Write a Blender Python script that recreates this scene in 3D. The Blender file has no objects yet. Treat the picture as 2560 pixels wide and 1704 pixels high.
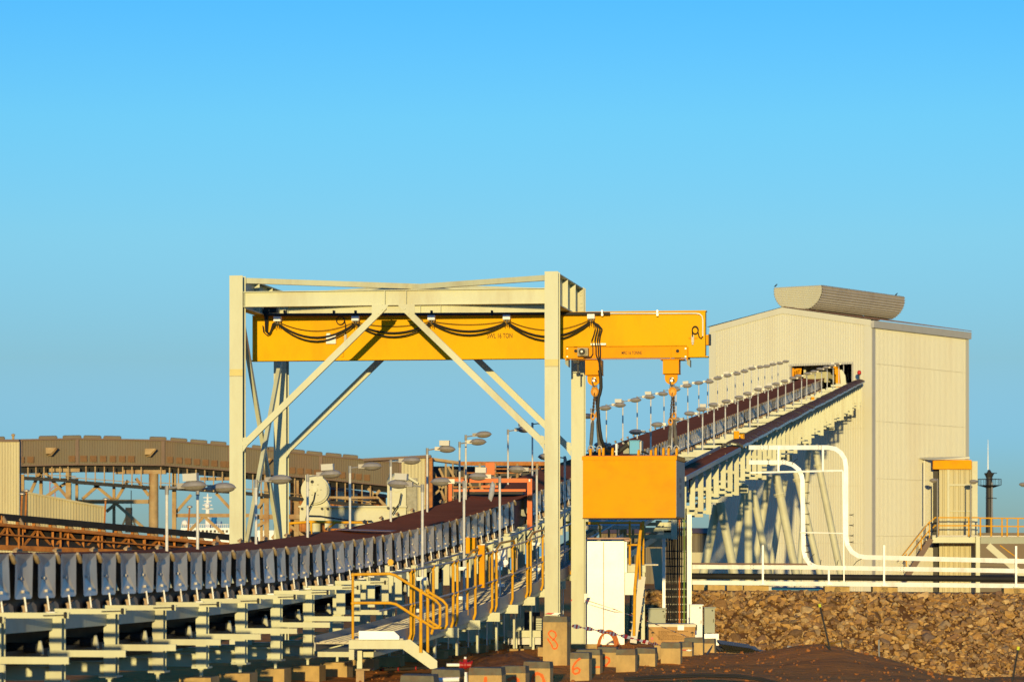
import bpy, bmesh, math, random
from mathutils import Vector as V, Matrix, noise
random.seed(7)
C = bpy.context.scene.collection
R = math.radians
PI = math.pi
F, HZ, CH = 8000.0, 1370.0, 1.9          # focal length in photo pixels, horizon row, eye height

# ------------------------------------------------------------------ camera, world, sun, exposure
sc = bpy.context.scene
cd = bpy.data.cameras.new('camera'); cam = bpy.data.objects.new('camera', cd); C.objects.link(cam)
cam.location = (0, 0, CH); cam.rotation_euler = (R(90), 0, 0)
cd.sensor_width = 36; cd.lens = 36 * F / 2560; cd.shift_y = (HZ - 852) / 2560
cd.clip_start = 1; cd.clip_end = 60000
cd.dof.use_dof = True; cd.dof.focus_distance = 70; cd.dof.aperture_fstop = 4.5
sc.camera = cam
SUN_EL, SUN_AZ = 4.2, 3.0                 # light travels towards +Y, a touch to the right, and down
w = bpy.data.worlds.new('World'); sc.world = w; w.use_nodes = True
nt = w.node_tree; bg = nt.nodes['Background']
sky = nt.nodes.new('ShaderNodeTexSky'); sky.sky_type = 'NISHITA'; sky.sun_disc = False
sky.sun_elevation = R(SUN_EL); sky.sun_rotation = R(180 + SUN_AZ)
sky.air_density = 1.0; sky.dust_density = 0.0; sky.ozone_density = 3.0
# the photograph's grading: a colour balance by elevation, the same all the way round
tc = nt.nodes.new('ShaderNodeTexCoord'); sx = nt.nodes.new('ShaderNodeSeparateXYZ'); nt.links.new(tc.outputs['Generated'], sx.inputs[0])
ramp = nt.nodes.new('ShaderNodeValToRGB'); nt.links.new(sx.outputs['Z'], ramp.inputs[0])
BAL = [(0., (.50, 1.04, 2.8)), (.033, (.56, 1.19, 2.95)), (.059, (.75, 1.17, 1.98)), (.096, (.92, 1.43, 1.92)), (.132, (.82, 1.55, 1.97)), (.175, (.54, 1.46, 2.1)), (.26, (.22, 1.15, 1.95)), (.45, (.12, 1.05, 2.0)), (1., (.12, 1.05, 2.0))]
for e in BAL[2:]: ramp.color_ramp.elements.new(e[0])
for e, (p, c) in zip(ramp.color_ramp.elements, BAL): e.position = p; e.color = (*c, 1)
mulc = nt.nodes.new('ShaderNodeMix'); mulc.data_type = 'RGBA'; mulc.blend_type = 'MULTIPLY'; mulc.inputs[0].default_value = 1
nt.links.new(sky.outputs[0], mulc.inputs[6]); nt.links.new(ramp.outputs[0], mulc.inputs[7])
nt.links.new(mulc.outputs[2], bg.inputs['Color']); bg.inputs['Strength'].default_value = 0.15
sd_ = bpy.data.lights.new('sun', 'SUN'); sun = bpy.data.objects.new('sun', sd_); C.objects.link(sun)
sd_.energy = 4.8; sd_.angle = R(0.5); sd_.color = (1.0, 0.77, 0.34)
L = V((math.sin(R(SUN_AZ)) * math.cos(R(SUN_EL)), math.cos(R(SUN_AZ)) * math.cos(R(SUN_EL)), -math.sin(R(SUN_EL))))
sun.rotation_euler = L.to_track_quat('-Z', 'Y').to_euler(); sun.location = (-3, -20, 30)
sc.view_settings.view_transform = 'Standard'; sc.view_settings.look = 'None'
sc.view_settings.exposure = 0.0; sc.view_settings.gamma = 1; sc.view_settings.use_curve_mapping = False

# ------------------------------------------------------------------ materials
def mat(name, col, rough=.6, metal=0., var=.12, scale=2.5, streak=0., dirt=None, dirt_amt=.25, dirt_scale=1.5, bump=0., bscale=40., island=False, spec=.4):
    m = bpy.data.materials.new(name); m.use_nodes = True
    t = m.node_tree; n = t.nodes; b = n['Principled BSDF']
    b.inputs['Roughness'].default_value = rough; b.inputs['Metallic'].default_value = metal
    b.inputs['Specular IOR Level'].default_value = spec
    g = n.new('ShaderNodeNewGeometry')
    mp = n.new('ShaderNodeMapping'); t.links.new(g.outputs['Position'], mp.inputs[0])
    mp.inputs['Scale'].default_value = (1, 1, 1 - streak)
    nz = n.new('ShaderNodeTexNoise'); nz.inputs['Scale'].default_value = scale; nz.inputs['Detail'].default_value = 6; nz.inputs['Roughness'].default_value = .65
    t.links.new(mp.outputs[0], nz.inputs['Vector'])
    mr = n.new('ShaderNodeMapRange'); mr.inputs[1].default_value = .3; mr.inputs[2].default_value = .7
    mr.inputs[3].default_value = 1 - var; mr.inputs[4].default_value = 1 + var
    t.links.new(nz.outputs['Fac'], mr.inputs[0])
    mx = n.new('ShaderNodeMix'); mx.data_type = 'RGBA'; mx.blend_type = 'MULTIPLY'; mx.inputs[0].default_value = 1
    mx.inputs[6].default_value = (*col, 1); t.links.new(mr.outputs[0], mx.inputs[7])
    out = mx.outputs[2]
    if dirt:
        n2 = n.new('ShaderNodeTexNoise'); n2.inputs['Scale'].default_value = dirt_scale; n2.inputs['Detail'].default_value = 8; n2.inputs['Roughness'].default_value = .7
        t.links.new(mp.outputs[0], n2.inputs['Vector'])
        m2 = n.new('ShaderNodeMapRange'); m2.inputs[1].default_value = .48; m2.inputs[2].default_value = .72; m2.inputs[4].default_value = dirt_amt
        t.links.new(n2.outputs['Fac'], m2.inputs[0])
        d = n.new('ShaderNodeMix'); d.data_type = 'RGBA'; d.inputs[7].default_value = (*dirt, 1)
        t.links.new(m2.outputs[0], d.inputs[0]); t.links.new(out, d.inputs[6]); out = d.outputs[2]
    if island:
        oi = n.new('ShaderNodeObjectInfo'); ad = n.new('ShaderNodeMath'); ad.operation = 'ADD'
        t.links.new(g.outputs['Random Per Island'], ad.inputs[0]); t.links.new(oi.outputs['Random'], ad.inputs[1])
        fr = n.new('ShaderNodeMath'); fr.operation = 'FRACT'; t.links.new(ad.outputs[0], fr.inputs[0])
        rp = n.new('ShaderNodeValToRGB'); rp.color_ramp.interpolation = 'LINEAR'
        for e in island[2:]: rp.color_ramp.elements.new(e[0])
        for e, (p, c) in zip(rp.color_ramp.elements, sorted(island)): e.position = p; e.color = (*c, 1)
        t.links.new(fr.outputs[0], rp.inputs[0])
        d = n.new('ShaderNodeMix'); d.data_type = 'RGBA'; d.blend_type = 'MULTIPLY'; d.inputs[0].default_value = 1
        t.links.new(rp.outputs[0], d.inputs[6]); t.links.new(out, d.inputs[7]); out = d.outputs[2]
    t.links.new(out, b.inputs['Base Color'])
    rr = n.new('ShaderNodeMapRange'); rr.inputs[3].default_value = max(.05, rough - .12); rr.inputs[4].default_value = min(1, rough + .12)
    t.links.new(nz.outputs['Fac'], rr.inputs[0]); t.links.new(rr.outputs[0], b.inputs['Roughness'])
    if bump:
        nb = n.new('ShaderNodeTexNoise'); nb.inputs['Scale'].default_value = bscale; nb.inputs['Detail'].default_value = 5
        t.links.new(g.outputs['Position'], nb.inputs['Vector'])
        bp = n.new('ShaderNodeBump'); bp.inputs['Strength'].default_value = 1; bp.inputs['Distance'].default_value = bump
        t.links.new(nb.outputs['Fac'], bp.inputs['Height']); t.links.new(bp.outputs[0], b.inputs['Normal'])
    return m

CREAM = mat('cream_paint', (.53, .54, .375), .5, var=.06, streak=.75, dirt=(.33, .25, .13), dirt_amt=.5, dirt_scale=1.1)
CREAM2 = mat('pale_steel_paint', (.52, .51, .36), .55, var=.07, dirt=(.3, .24, .15), dirt_amt=.3)
YEL = mat('yellow_crane_paint', (.74, .385, .001), .55, var=.04, scale=1.2, streak=.6, dirt=(.5, .2, .005), dirt_amt=.35, spec=.08)
YEL2 = mat('orange_yellow_paint', (.74, .31, .001), .55, var=.05, scale=1.6, dirt=(.42, .16, .01), dirt_amt=.35, spec=.08)
RAIL = mat('handrail_yellow_paint', (.68, .34, .003), .5, var=.12, scale=9, dirt=(.3, .16, .04), dirt_amt=.4, dirt_scale=6)
ORANGE = mat('orange_paint', (.66, .13, .015), .5, var=.08)
GALV = mat('galvanised_steel', (.30, .29, .28), .5, .35, var=.18, scale=14)
GALVW = mat('bright_galvanised_steel', (.88, .88, .84), .35, .0, var=.08, scale=8, streak=.6, dirt=(.4, .25, .12), dirt_amt=.35, dirt_scale=2.2)
PANEL = mat('dull_grey_sheet', (.68, .62, .53), .42, .12, var=.22, scale=6, streak=.5, dirt=(.25, .18, .13), dirt_amt=.6, dirt_scale=3)
LAMPM = mat('lamp_grey_paint', (.30, .275, .25), .4, .2, var=.12, scale=10)
LENS = mat('lamp_lens', (.22, .2, .17), .08, 0, var=.2, scale=12, spec=.8)
BELT = mat('dusty_brown_belt', (.36, .115, .055), .95, var=.16, scale=1.6, dirt=(.25, .085, .05), dirt_amt=.5, dirt_scale=.8, spec=.0)
BLACK = mat('black_rubber', (.018, .017, .016), .6, var=.3, spec=.3)
DARK = mat('dark_steel', (.032, .03, .028), .6, .2, var=.3)
IDLER = mat('dusty_idler_steel', (.36, .25, .15), .7, var=.25, scale=9)
RUST = mat('rusty_steel', (.40, .15, .03), .8, var=.3, scale=3, dirt=(.13, .045, .02), dirt_amt=.7, dirt_scale=2)
RUSTP = mat('rust_stained_cream_paint', (.36, .25, .12), .75, var=.25, scale=.7, dirt=(.24, .10, .03), dirt_amt=1., dirt_scale=.5)
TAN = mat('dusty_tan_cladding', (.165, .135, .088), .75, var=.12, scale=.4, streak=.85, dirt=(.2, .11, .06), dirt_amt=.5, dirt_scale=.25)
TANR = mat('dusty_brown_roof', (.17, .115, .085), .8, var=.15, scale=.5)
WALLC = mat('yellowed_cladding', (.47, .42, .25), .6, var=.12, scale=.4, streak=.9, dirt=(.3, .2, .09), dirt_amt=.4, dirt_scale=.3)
SHED = mat('cream_shed_cladding', (.585, .575, .465), .6, var=.05, scale=.3, streak=.9, dirt=(.45, .34, .2), dirt_amt=.3, dirt_scale=.2)
SHEDR = mat('brown_shed_roof', (.2, .12, .085), .75, var=.12)
FLASH = mat('grey_flashing', (.42, .41, .38), .55, var=.06)
CONC = mat('weathered_concrete', (.46, .31, .12), .9, var=.18, scale=5, streak=.4, dirt=(.19, .12, .06), dirt_amt=.6, dirt_scale=3, bump=.004, bscale=60)
CONCD = mat('stained_concrete_cap', (.13, .12, .085), .9, var=.25, scale=8, dirt=(.16, .07, .03), dirt_amt=.7, dirt_scale=7, bump=.006, bscale=50)
DIRT = mat('red_dirt', (.64, .21, .03), .95, var=.35, scale=.9, dirt=(.66, .27, .06), dirt_amt=.6, dirt_scale=.5, bump=.05, bscale=6, spec=.1)
ROCK = mat('quarry_rock', (1., 1., 1.), .85, var=.22, scale=9, bump=.02, bscale=25, spec=.2,
           island=[(0., (.48, .28, .09)), (1., (.60, .40, .17)), (.12, (.34, .18, .06)), (.3, (.13, .075, .04)), (.45, (.47, .27, .09)), (.6, (.20, .11, .06)), (.74, (.52, .32, .12)), (.88, (.15, .10, .075))])
WHITE = mat('white_enamel', (.82, .80, .74), .3, var=.04, scale=2, dirt=(.6, .5, .35), dirt_amt=.2)
BRITE = mat('bare_white_plate', (.80, .80, .78), .5, var=.05)
GREYB = mat('grey_green_enclosure', (.27, .29, .22), .5, var=.08, dirt=(.2, .15, .09), dirt_amt=.3)
BLUE = mat('blue_paint', (.02, .14, .36), .45, var=.12)
RED = mat('red_plastic', (.5, .015, .015), .4, var=.1)
WOOD = mat('crate_plywood', (.44, .25, .09), .75, var=.16, scale=5, streak=.8, dirt=(.25, .13, .05), dirt_amt=.4)
INK = mat('black_marking_paint', (.02, .018, .015), .7, var=.2)
INKG = mat('faded_grey_marking', (.16, .12, .05), .8, var=.2)
SPRAY = mat('orange_spray_paint', (.75, .13, .02), .8, var=.2, scale=20)
TAPER = mat('red_tape', (.5, .02, .02), .5, var=.1)
TAPEW = mat('white_tape', (.75, .72, .68), .5, var=.1)
HOSE = mat('orange_hose', (.52, .15, .03), .5, var=.1)
GREEN = mat('green_cable_sheath', (.16, .25, .03), .5, var=.1)
SLING = mat('grey_webbing', (.12, .11, .09), .8, var=.3, scale=20)
CHAINM = mat('oiled_chain', (.06, .04, .03), .5, .5, var=.3)
HOOKM = mat('hook_yellow', (.60, .26, .01), .5, var=.15)
STEELB = mat('bright_shackle', (.5, .46, .38), .35, .8, var=.1)
WATER = mat('harbour_water', (.02, .05, .07), .12, var=.2, scale=.05)
LOUV = mat('rusty_louvre', (.17, .09, .04), .8, var=.2, scale=2)
SOIL = mat('dark_bund_soil', (.13, .065, .03), .95, var=.4, scale=3, spec=.1)
SIDEG = mat('mottled_galvanised', (.24, .23, .19), .6, .2, var=.4, scale=12)
GRATE = mat('galvanised_grating', (.42, .38, .30), .6, .3, var=.4, scale=25)
SHIPW = mat('ship_white', (.75, .74, .70), .5, var=.06)
PLASTIC = mat('clear_plastic_wrap', (.36, .36, .38), .2, var=.2, scale=20)
YGREEN = mat('fluorescent_cap', (.55, .6, .03), .5)

# ------------------------------------------------------------------ helpers
def W(px, py, Z): return V(((px - 1280) / F * Z, Z, CH + (HZ - py) / F * Z))
D = V((.15251, 1, 0)).normalized(); N = V((D.y, -D.x, 0)); UP = V((0, 0, 1))
AZ = -math.atan2(D.x, D.y)                # z rotation of the conveyor and gantry frame
def zt(Z):                                # height of the belt edge along the conveyor
    if Z < 37: return 1.85
    if Z < 65.65: return 1.85 + .0013 * (Z - 37) ** 2
    return 2.917 + .0745 * (Z - 65.65)
def slope(Z): return (zt(Z + .3) - zt(Z - .3)) / .6 * D.y
def CV(Z, u, dz=0., z=None):
    p = V((-.951 + .15251 * (Z - 58.5), Z, 0)) + N * u
    p.z = (zt(Z) + dz) if z is None else z
    return p
def pxZ(px, K): return K / (2500. - px)

class MB:
    def __init__(s): s.v = []; s.f = []; s.m = []; s.cur = 0
    def mi(s, i): s.cur = i; return s
    def face(s, pts):
        b = len(s.v); s.v += [V(p) for p in pts]; s.f.append(list(range(b, b + len(pts)))); s.m.append(s.cur)
        return s
    def hexa(s, c8):                      # 8 corners: bottom ring then top ring, counter-clockwise from above
        b = len(s.v); s.v += [V(p) for p in c8]
        for q in ((3, 2, 1, 0), (4, 5, 6, 7), (0, 1, 5, 4), (1, 2, 6, 5), (2, 3, 7, 6), (3, 0, 4, 7)):
            s.f.append([b + i for i in q]); s.m.append(s.cur)
        return s
    def box(s, c, ax, ay, az):            # centre and three full-length edge vectors
        c = V(c); ax, ay, az = V(ax) / 2, V(ay) / 2, V(az) / 2
        return s.hexa([c + i * ax + j * ay + k * az for k in (-1, 1) for i, j in ((-1, -1), (1, -1), (1, 1), (-1, 1))])
    def bx(s, c, w, d, h, ax=None, ay=None):   # box on the conveyor axes: w along N, d along D
        return s.box(c, (N if ax is None else ax) * w, (D if ay is None else ay) * d, UP * h)
    def bar(s, p, q, w, h, up=UP):        # rectangular bar between two points, h along up
        p, q = V(p), V(q); d = q - p
        if d.length < 1e-6: return s
        dn = d.normalized(); side = dn.cross(up)
        if side.length < 1e-4: side = dn.cross(V((1, 0, 0)))
        side.normalize(); u2 = side.cross(dn)
        return s.box((p + q) / 2, d, -side * w, u2 * h)
    def ibeam(s, p, q, w, h, tf=.02, tw=.014, up=UP):
        p, q = V(p), V(q); dn = (q - p).normalized(); side = dn.cross(up)
        if side.length < 1e-4: side = dn.cross(V((1, 0, 0)))
        u2 = side.normalized().cross(dn)
        o = u2 * (h / 2 - tf / 2)
        s.bar(p + o, q + o, w, tf, up); s.bar(p - o, q - o, w, tf, up); s.bar(p, q, tw, h - 2 * tf, up)
        return s
    def tube(s, pts, r, n=8, cap=True, closed=False):
        pts = [V(p) for p in pts]; rs = r if isinstance(r, (list, tuple)) else [r] * len(pts)
        b = len(s.v); fr = None; m = len(pts)
        for i, p in enumerate(pts):
            if closed: t = pts[(i + 1) % m] - pts[i - 1]
            else: t = pts[min(i + 1, m - 1)] - pts[max(i - 1, 0)]
            t.normalize()
            if fr is None:
                a = V((0, 0, 1)) if abs(t.z) < .9 else V((1, 0, 0))
                fr = t.cross(a).normalized()
            else:
                fr = (fr - t * fr.dot(t)); fr = fr.normalized() if fr.length > 1e-5 else t.orthogonal().normalized()
            g = t.cross(fr)
            for k in range(n):
                an = 2 * PI * k / n
                s.v.append(p + (fr * math.cos(an) + g * math.sin(an)) * rs[i])
        for i in range(m if closed else m - 1):
            j = (i + 1) % m
            for k in range(n):
                k2 = (k + 1) % n
                s.f.append([b + i * n + k, b + i * n + k2, b + j * n + k2, b + j * n + k]); s.m.append(s.cur)
        if cap and not closed:
            s.f.append([b + k for k in range(n)][::-1]); s.m.append(s.cur)
            s.f.append([b + (m - 1) * n + k for k in range(n)]); s.m.append(s.cur)
        return s
    def disc(s, c, axis, r, t, n=16):
        c = V(c); a = V(axis).normalized() * t / 2
        return s.tube([c - a, c + a], r, n)
    def prism(s, poly, vec):              # extrude a planar polygon
        b = len(s.v); k = len(poly); vec = V(vec)
        s.v += [V(p) for p in poly] + [V(p) + vec for p in poly]
        s.f.append([b + i for i in range(k)][::-1]); s.m.append(s.cur)
        s.f.append([b + k + i for i in range(k)]); s.m.append(s.cur)
        for i in range(k):
            j = (i + 1) % k
            s.f.append([b + i, b + j, b + k + j, b + k + i]); s.m.append(s.cur)
        return s
    def ball(s, c, rx, ry, rz, n=10, m=6, half=0):
        c = V(c); b = len(s.v); lo = 0 if half == 1 else -PI / 2; hi = 0 if half == -1 else PI / 2
        for i in range(m + 1):
            a = lo + (hi - lo) * i / m
            for k in range(n):
                t = 2 * PI * k / n
                s.v.append(c + V((rx * math.cos(a) * math.cos(t), ry * math.cos(a) * math.sin(t), rz * math.sin(a))))
        for i in range(m):
            for k in range(n):
                k2 = (k + 1) % n
                s.f.append([b + i * n + k, b + i * n + k2, b + (i + 1) * n + k2, b + (i + 1) * n + k]); s.m.append(s.cur)
        if half: s.f.append([b + (0 if half == 1 else m * n) + k for k in range(n)]); s.m.append(s.cur)
        return s
    def mesh(s, name, mats, off=V((0, 0, 0)), smooth=False):
        me = bpy.data.meshes.new(name); me.from_pydata([tuple(p - off) for p in s.v], [], s.f)
        for m in (mats if isinstance(mats, (list, tuple)) else [mats]): me.materials.append(m)
        if any(s.m): me.polygons.foreach_set('material_index', s.m)
        bm = bmesh.new(); bm.from_mesh(me); bmesh.ops.recalc_face_normals(bm, faces=bm.faces); bm.to_mesh(me); bm.free()
        if smooth:
            me.polygons.foreach_set('use_smooth', [True] * len(me.polygons))
            me.set_sharp_from_angle(angle=R(40))
        me.update(); return me

WL = {}
def tag(o, label=None, cat=None, group=None, kind=None):
    if label: o['label'] = label
    if cat: o['category'] = cat
    if group: o['group'] = group
    if kind: o['kind'] = kind
    return o
def thing(name, label, cat, loc, group=None, rz=0.):
    o = bpy.data.objects.new(name, None); C.objects.link(o); o.location = V(loc); o.rotation_euler = (0, 0, rz)
    o.empty_display_size = .2; WL[o] = V(loc)
    return tag(o, label, cat, group)
def part(name, mb, mats, parent, label=None, smooth=False):
    me = mb.mesh(name, mats, WL[parent], smooth)
    o = bpy.data.objects.new(name, me); C.objects.link(o); o.parent = parent; WL[o] = WL[parent]
    if label: o['label'] = label
    return o
def inst(name, me, parent, pos, rot=(0, 0, 0), scale=None, world=True):
    o = bpy.data.objects.new(name, me); C.objects.link(o); o.parent = parent
    o.location = (V(pos) - WL[parent]) if world else V(pos); o.rotation_euler = rot
    if scale: o.scale = scale
    WL[o] = WL[parent]; return o
def solo(name, mb, mats, label, cat, loc, group=None, smooth=False):
    me = mb.mesh(name, mats, V(loc), smooth); o = bpy.data.objects.new(name, me); C.objects.link(o); o.location = V(loc)
    WL[o] = V(loc); return tag(o, label, cat, group)
def struct(name, mb, mats, kind='structure', loc=V((0, 0, 0)), smooth=False):
    me = mb.mesh(name, mats, loc, smooth); o = bpy.data.objects.new(name, me); C.objects.link(o); o.location = loc; WL[o] = V(loc)
    o['kind'] = kind; return o
def lettering(text, parent, pos, height, rz, m, sx=1., name='lettering', align='CENTER'):
    cu = bpy.data.curves.new(name, 'FONT'); cu.body = text; cu.size = height / .72; cu.align_x = align; cu.align_y = 'CENTER'; cu.extrude = .001; cu.offset = height * .006
    t = bpy.data.objects.new(name, cu); C.objects.link(t)
    bpy.context.view_layer.update()
    me = bpy.data.meshes.new_from_object(t.evaluated_get(bpy.context.evaluated_depsgraph_get()))
    bpy.data.objects.remove(t); me.name = name; me.materials.clear(); me.materials.append(m)
    return inst(name, me, parent, pos, (R(90), 0, rz), (sx, 1, 1))
def ribbon(mb, pts2, org, ax, ay, wd, nrm):
    if len(pts2) > 2:                     # smooth the hand-drawn stroke
        q = [pts2[0]] + list(pts2) + [pts2[-1]]; out = []
        for i in range(1, len(q) - 2):
            for j in range(4):
                t = j / 4; out.append(tuple(.5 * (2 * q[i][c] + (q[i + 1][c] - q[i - 1][c]) * t + (2 * q[i - 1][c] - 5 * q[i][c] + 4 * q[i + 1][c] - q[i + 2][c]) * t * t + (3 * q[i][c] - q[i - 1][c] - 3 * q[i + 1][c] + q[i + 2][c]) * t ** 3) for c in (0, 1)))
        pts2 = out + [pts2[-1]]
    P = [org + ax * a + ay * b + nrm * .004 for a, b in pts2]
    for i in range(len(P) - 1):
        d = (P[i + 1] - P[i]); w_ = wd * (1 + .18 * math.sin(i * 1.7)); s = d.normalized().cross(nrm).normalized() * w_ / 2; e = d.normalized() * wd * .2
        k = nrm * (.0005 * (i % 3))
        mb.face([P[i] - e - s + k, P[i + 1] + e - s + k, P[i + 1] + e + s + k, P[i] - e + s + k])
ORD = ['first', 'second', 'third', 'fourth', 'fifth', 'sixth', 'seventh', 'eighth', 'ninth', 'tenth', 'eleventh', 'twelfth', 'thirteenth', 'fourteenth', 'fifteenth', 'sixteenth', 'seventeenth', 'eighteenth', 'nineteenth', 'twentieth', 'twenty-first', 'twenty-second', 'twenty-third', 'twenty-fourth', 'twenty-fifth', 'twenty-sixth', 'twenty-seventh', 'twenty-eighth', 'twenty-ninth', 'thirtieth']
def smooth01(a, b, x):
    t = max(0., min(1., (x - a) / (b - a))); return t * t * (3 - 2 * t)
def bez(p, q, sag, n=12):
    p, q = V(p), V(q); return [p.lerp(q, i / n) - UP * sag * 4 * (i / n) * (1 - i / n) for i in range(n + 1)]
def ribbed(A, B, zlo, top, pitch, dep, nrm, hole=None, seg=None):   # vertical ribbed cladding from A to B in plan
    mb = MB(); A, B = V((A[0], A[1], 0)), V((B[0], B[1], 0)); ln = (B - A).length; n = max(1, int(ln / pitch)); pitch = ln / n
    nrm = V(nrm).normalized(); ts = []
    for i in range(n): ts += [(i * pitch, 0), (i * pitch + pitch * .55, 0), (i * pitch + pitch * .68, dep), (i * pitch + pitch * .87, dep)]
    ts.append((ln, 0))
    for (t0, o0), (t1, o1) in zip(ts, ts[1:]):
        p, q = A.lerp(B, t0 / ln) + nrm * o0, A.lerp(B, t1 / ln) + nrm * o1
        zl0, zl1 = (zlo(t0), zlo(t1)) if callable(zlo) else (zlo, zlo)
        spans = [(zl0, zl1, top(t0), top(t1))]
        tm = (t0 + t1) / 2
        if hole and hole[0] < tm < hole[1]: spans = [(zl0, zl1, hole[2], hole[2]), (hole[3], hole[3], top(t0), top(t1))]
        for a, b, c, d in spans:
            mb.face([p + UP * a, q + UP * b, q + UP * d, p + UP * c])
    return mb
# ------------------------------------------------------------------ ground, water, embankment
def gh(x, y):
    h = 0.05 * noise.noise((x * .5, y * .35, 0)) + .03 * noise.noise((x * 1.7, y * 1.3, 3)) + .015 * noise.noise((x * 4, y * 3, 7))
    if y > 240: h *= .2
    h += -.42 * smooth01(5.6, 8.3, x) * (1 - smooth01(80, 90, y))
    h += .24 * math.exp(-((x - 5.25) / .75) ** 2 - ((y - 55) / 3.) ** 2)
    h += .10 * math.exp(-((x - 6.6) / .6) ** 2 - ((y - 54) / 2.) ** 2)
    h += -.85 * smooth01(57, 70, y) * smooth01(2.5, 4.5, x) * (1 - smooth01(88, 98, y))
    h += -1. * smooth01(72, 100, y)
    h += -.12 * smooth01(50, 36, y) * smooth01(-.5, 1., x)
    h += .22 * smooth01(50, 33, y) * smooth01(-2.2, -3.2, x)
    return h
mb = MB(); ys = [6 + i * 1.6 for i in range(12)]
y = ys[-1]
while y < 95: y += .45; ys.append(y)
while y < 430: y *= 1.05; ys.append(y)
nx = 150
for y in ys:
    for i in range(nx + 1):
        a = -.42 + .84 * i / nx
        a = a * (.55 + .45 * abs(a) / .42)
        x = a * (y + 30); mb.v.append(V((x, y, gh(x, y))))
for j in range(len(ys) - 1):
    for i in range(nx):
        b = j * (nx + 1) + i; mb.f.append([b, b + 1, b + nx + 2, b + nx + 1]); mb.m.append(0)
struct('ground', mb, DIRT, smooth=True)
mb = MB(); mb.face([(-9000, 430, -1.3), (9000, 430, -1.3), (16000, 30000, -1.3), (-16000, 30000, -1.3)]); struct('water', mb, WATER)
mb = MB()
xs0, xs1 = 3.2, 24.
prof = [(77.6, -1.6), (81.4, .66), (82.0, .80), (86.5, .80), (90, -1.6)]
def bz(x): return -.012 * (x - 5)
for (ya, za), (yb, zb) in zip(prof, prof[1:]):
    mb.face([(xs0, ya, za), (xs1, ya, za - .2), (xs1, yb, zb - .2), (xs0, yb, zb)])
for x, dz in ((xs0, 0), (xs1, -.2)): mb.face([(x, ya, za + dz) for ya, za in prof])
emb = struct('rock_embankment', mb, SOIL)
# angular quarry stones: convex hulls of random points, shared meshes
def rockmesh(i):
    rnd = random.Random(100 + i); bm = bmesh.new()
    sx, sy, sz = 1, rnd.uniform(.6, .95), rnd.uniform(.42, .8)
    for k in range(13):
        p = V((rnd.gauss(0, 1), rnd.gauss(0, 1), rnd.gauss(0, 1))).normalized() * rnd.uniform(.8, 1.05)
        bm.verts.new((p.x * sx, p.y * sy, p.z * sz))
    bmesh.ops.convex_hull(bm, input=bm.verts)
    for v in [v for v in bm.verts if not v.link_faces]: bm.verts.remove(v)
    bmesh.ops.bevel(bm, geom=list(bm.edges), offset=.07, segments=1, affect='EDGES', profile=.6, clamp_overlap=True)
    return bm
RB = [rockmesh(i) for i in range(16)]; RM = []
for bm in RB:
    me = bpy.data.meshes.new('rock'); bm.to_mesh(me); me.materials.append(ROCK); RM.append(me)
rr = random.Random(5); stones = []
def slope_pt(x, t):                      # t along the slope, 0 at the toe, 1 at the crest
    return V((x, 77.6 + 3.9 * t, -1.6 + 2.36 * t - .0096 * (x - 3.2)))
for i in range(7600):
    x = rr.uniform(3.3, 15.0); t = rr.uniform(.12, 1.02)
    s = min(.24, max(.045, rr.lognormvariate(-2.62, .48)))
    stones.append((s, x, t))
for i in range(700):
    x = rr.uniform(3.3, 15.0); stones.append((rr.uniform(.05, .11), x, rr.uniform(1.0, 1.13)))
stones.sort(key=lambda q: -q[0] * (1.6 if 3.9 < q[1] < 13 and q[2] > .35 else .5))
stuff = MB()
for k, (s, x, t) in enumerate(stones):
    p = slope_pt(x, t) if t <= 1 else V((x, 81.5 + (t - 1) * 8, .76 - .0096 * (x - 3.2)))
    p += V((0, -rr.uniform(-.02, .10), rr.uniform(0, .05)))
    rot = (rr.uniform(-.6, .9), rr.uniform(-.5, .5), rr.uniform(0, 6.28))
    me = RM[k % 16]
    if k < 296: inst('rock', me, emb, p, rot, (s, s, s))
    else:
        M = Matrix.Translation(p) @ (Matrix.Rotation(rot[2], 4, 'Z') @ Matrix.Rotation(rot[1], 4, 'Y') @ Matrix.Rotation(rot[0], 4, 'X')) @ Matrix.Scale(s, 4)
        b = len(stuff.v); stuff.v += [M @ v.co for v in me.vertices]
        for f in me.polygons: stuff.f.append([b + i for i in f.vertices]); stuff.m.append(0)
o = part('rock_rubble', stuff, ROCK, emb); o['kind'] = 'stuff'
# pebbles and clods on the red dirt
stuff = MB()
for k in range(1500):
    Z = rr.uniform(36, 66); px = rr.uniform(900, 2560); x = (px - 1280) / F * Z
    s = rr.uniform(.012, .035) if rr.random() < .93 else rr.uniform(.04, .07)
    me = RM[k % 16]; M = Matrix.Translation((x, Z, gh(x, Z) + s * .2)) @ Matrix.Rotation(rr.uniform(0, 6), 4, 'Z') @ Matrix.Rotation(rr.uniform(0, 6), 4, 'X') @ Matrix.Scale(s, 4)
    b = len(stuff.v); stuff.v += [M @ v.co for v in me.vertices]
    for f in me.polygons: stuff.f.append([b + i for i in f.vertices]); stuff.m.append(0)
CLOD = mat('dirt_clods', (.30, .115, .035), .95, var=.45, scale=5, spec=.1)
struct('gravel', stuff, CLOD, 'stuff')

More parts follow.
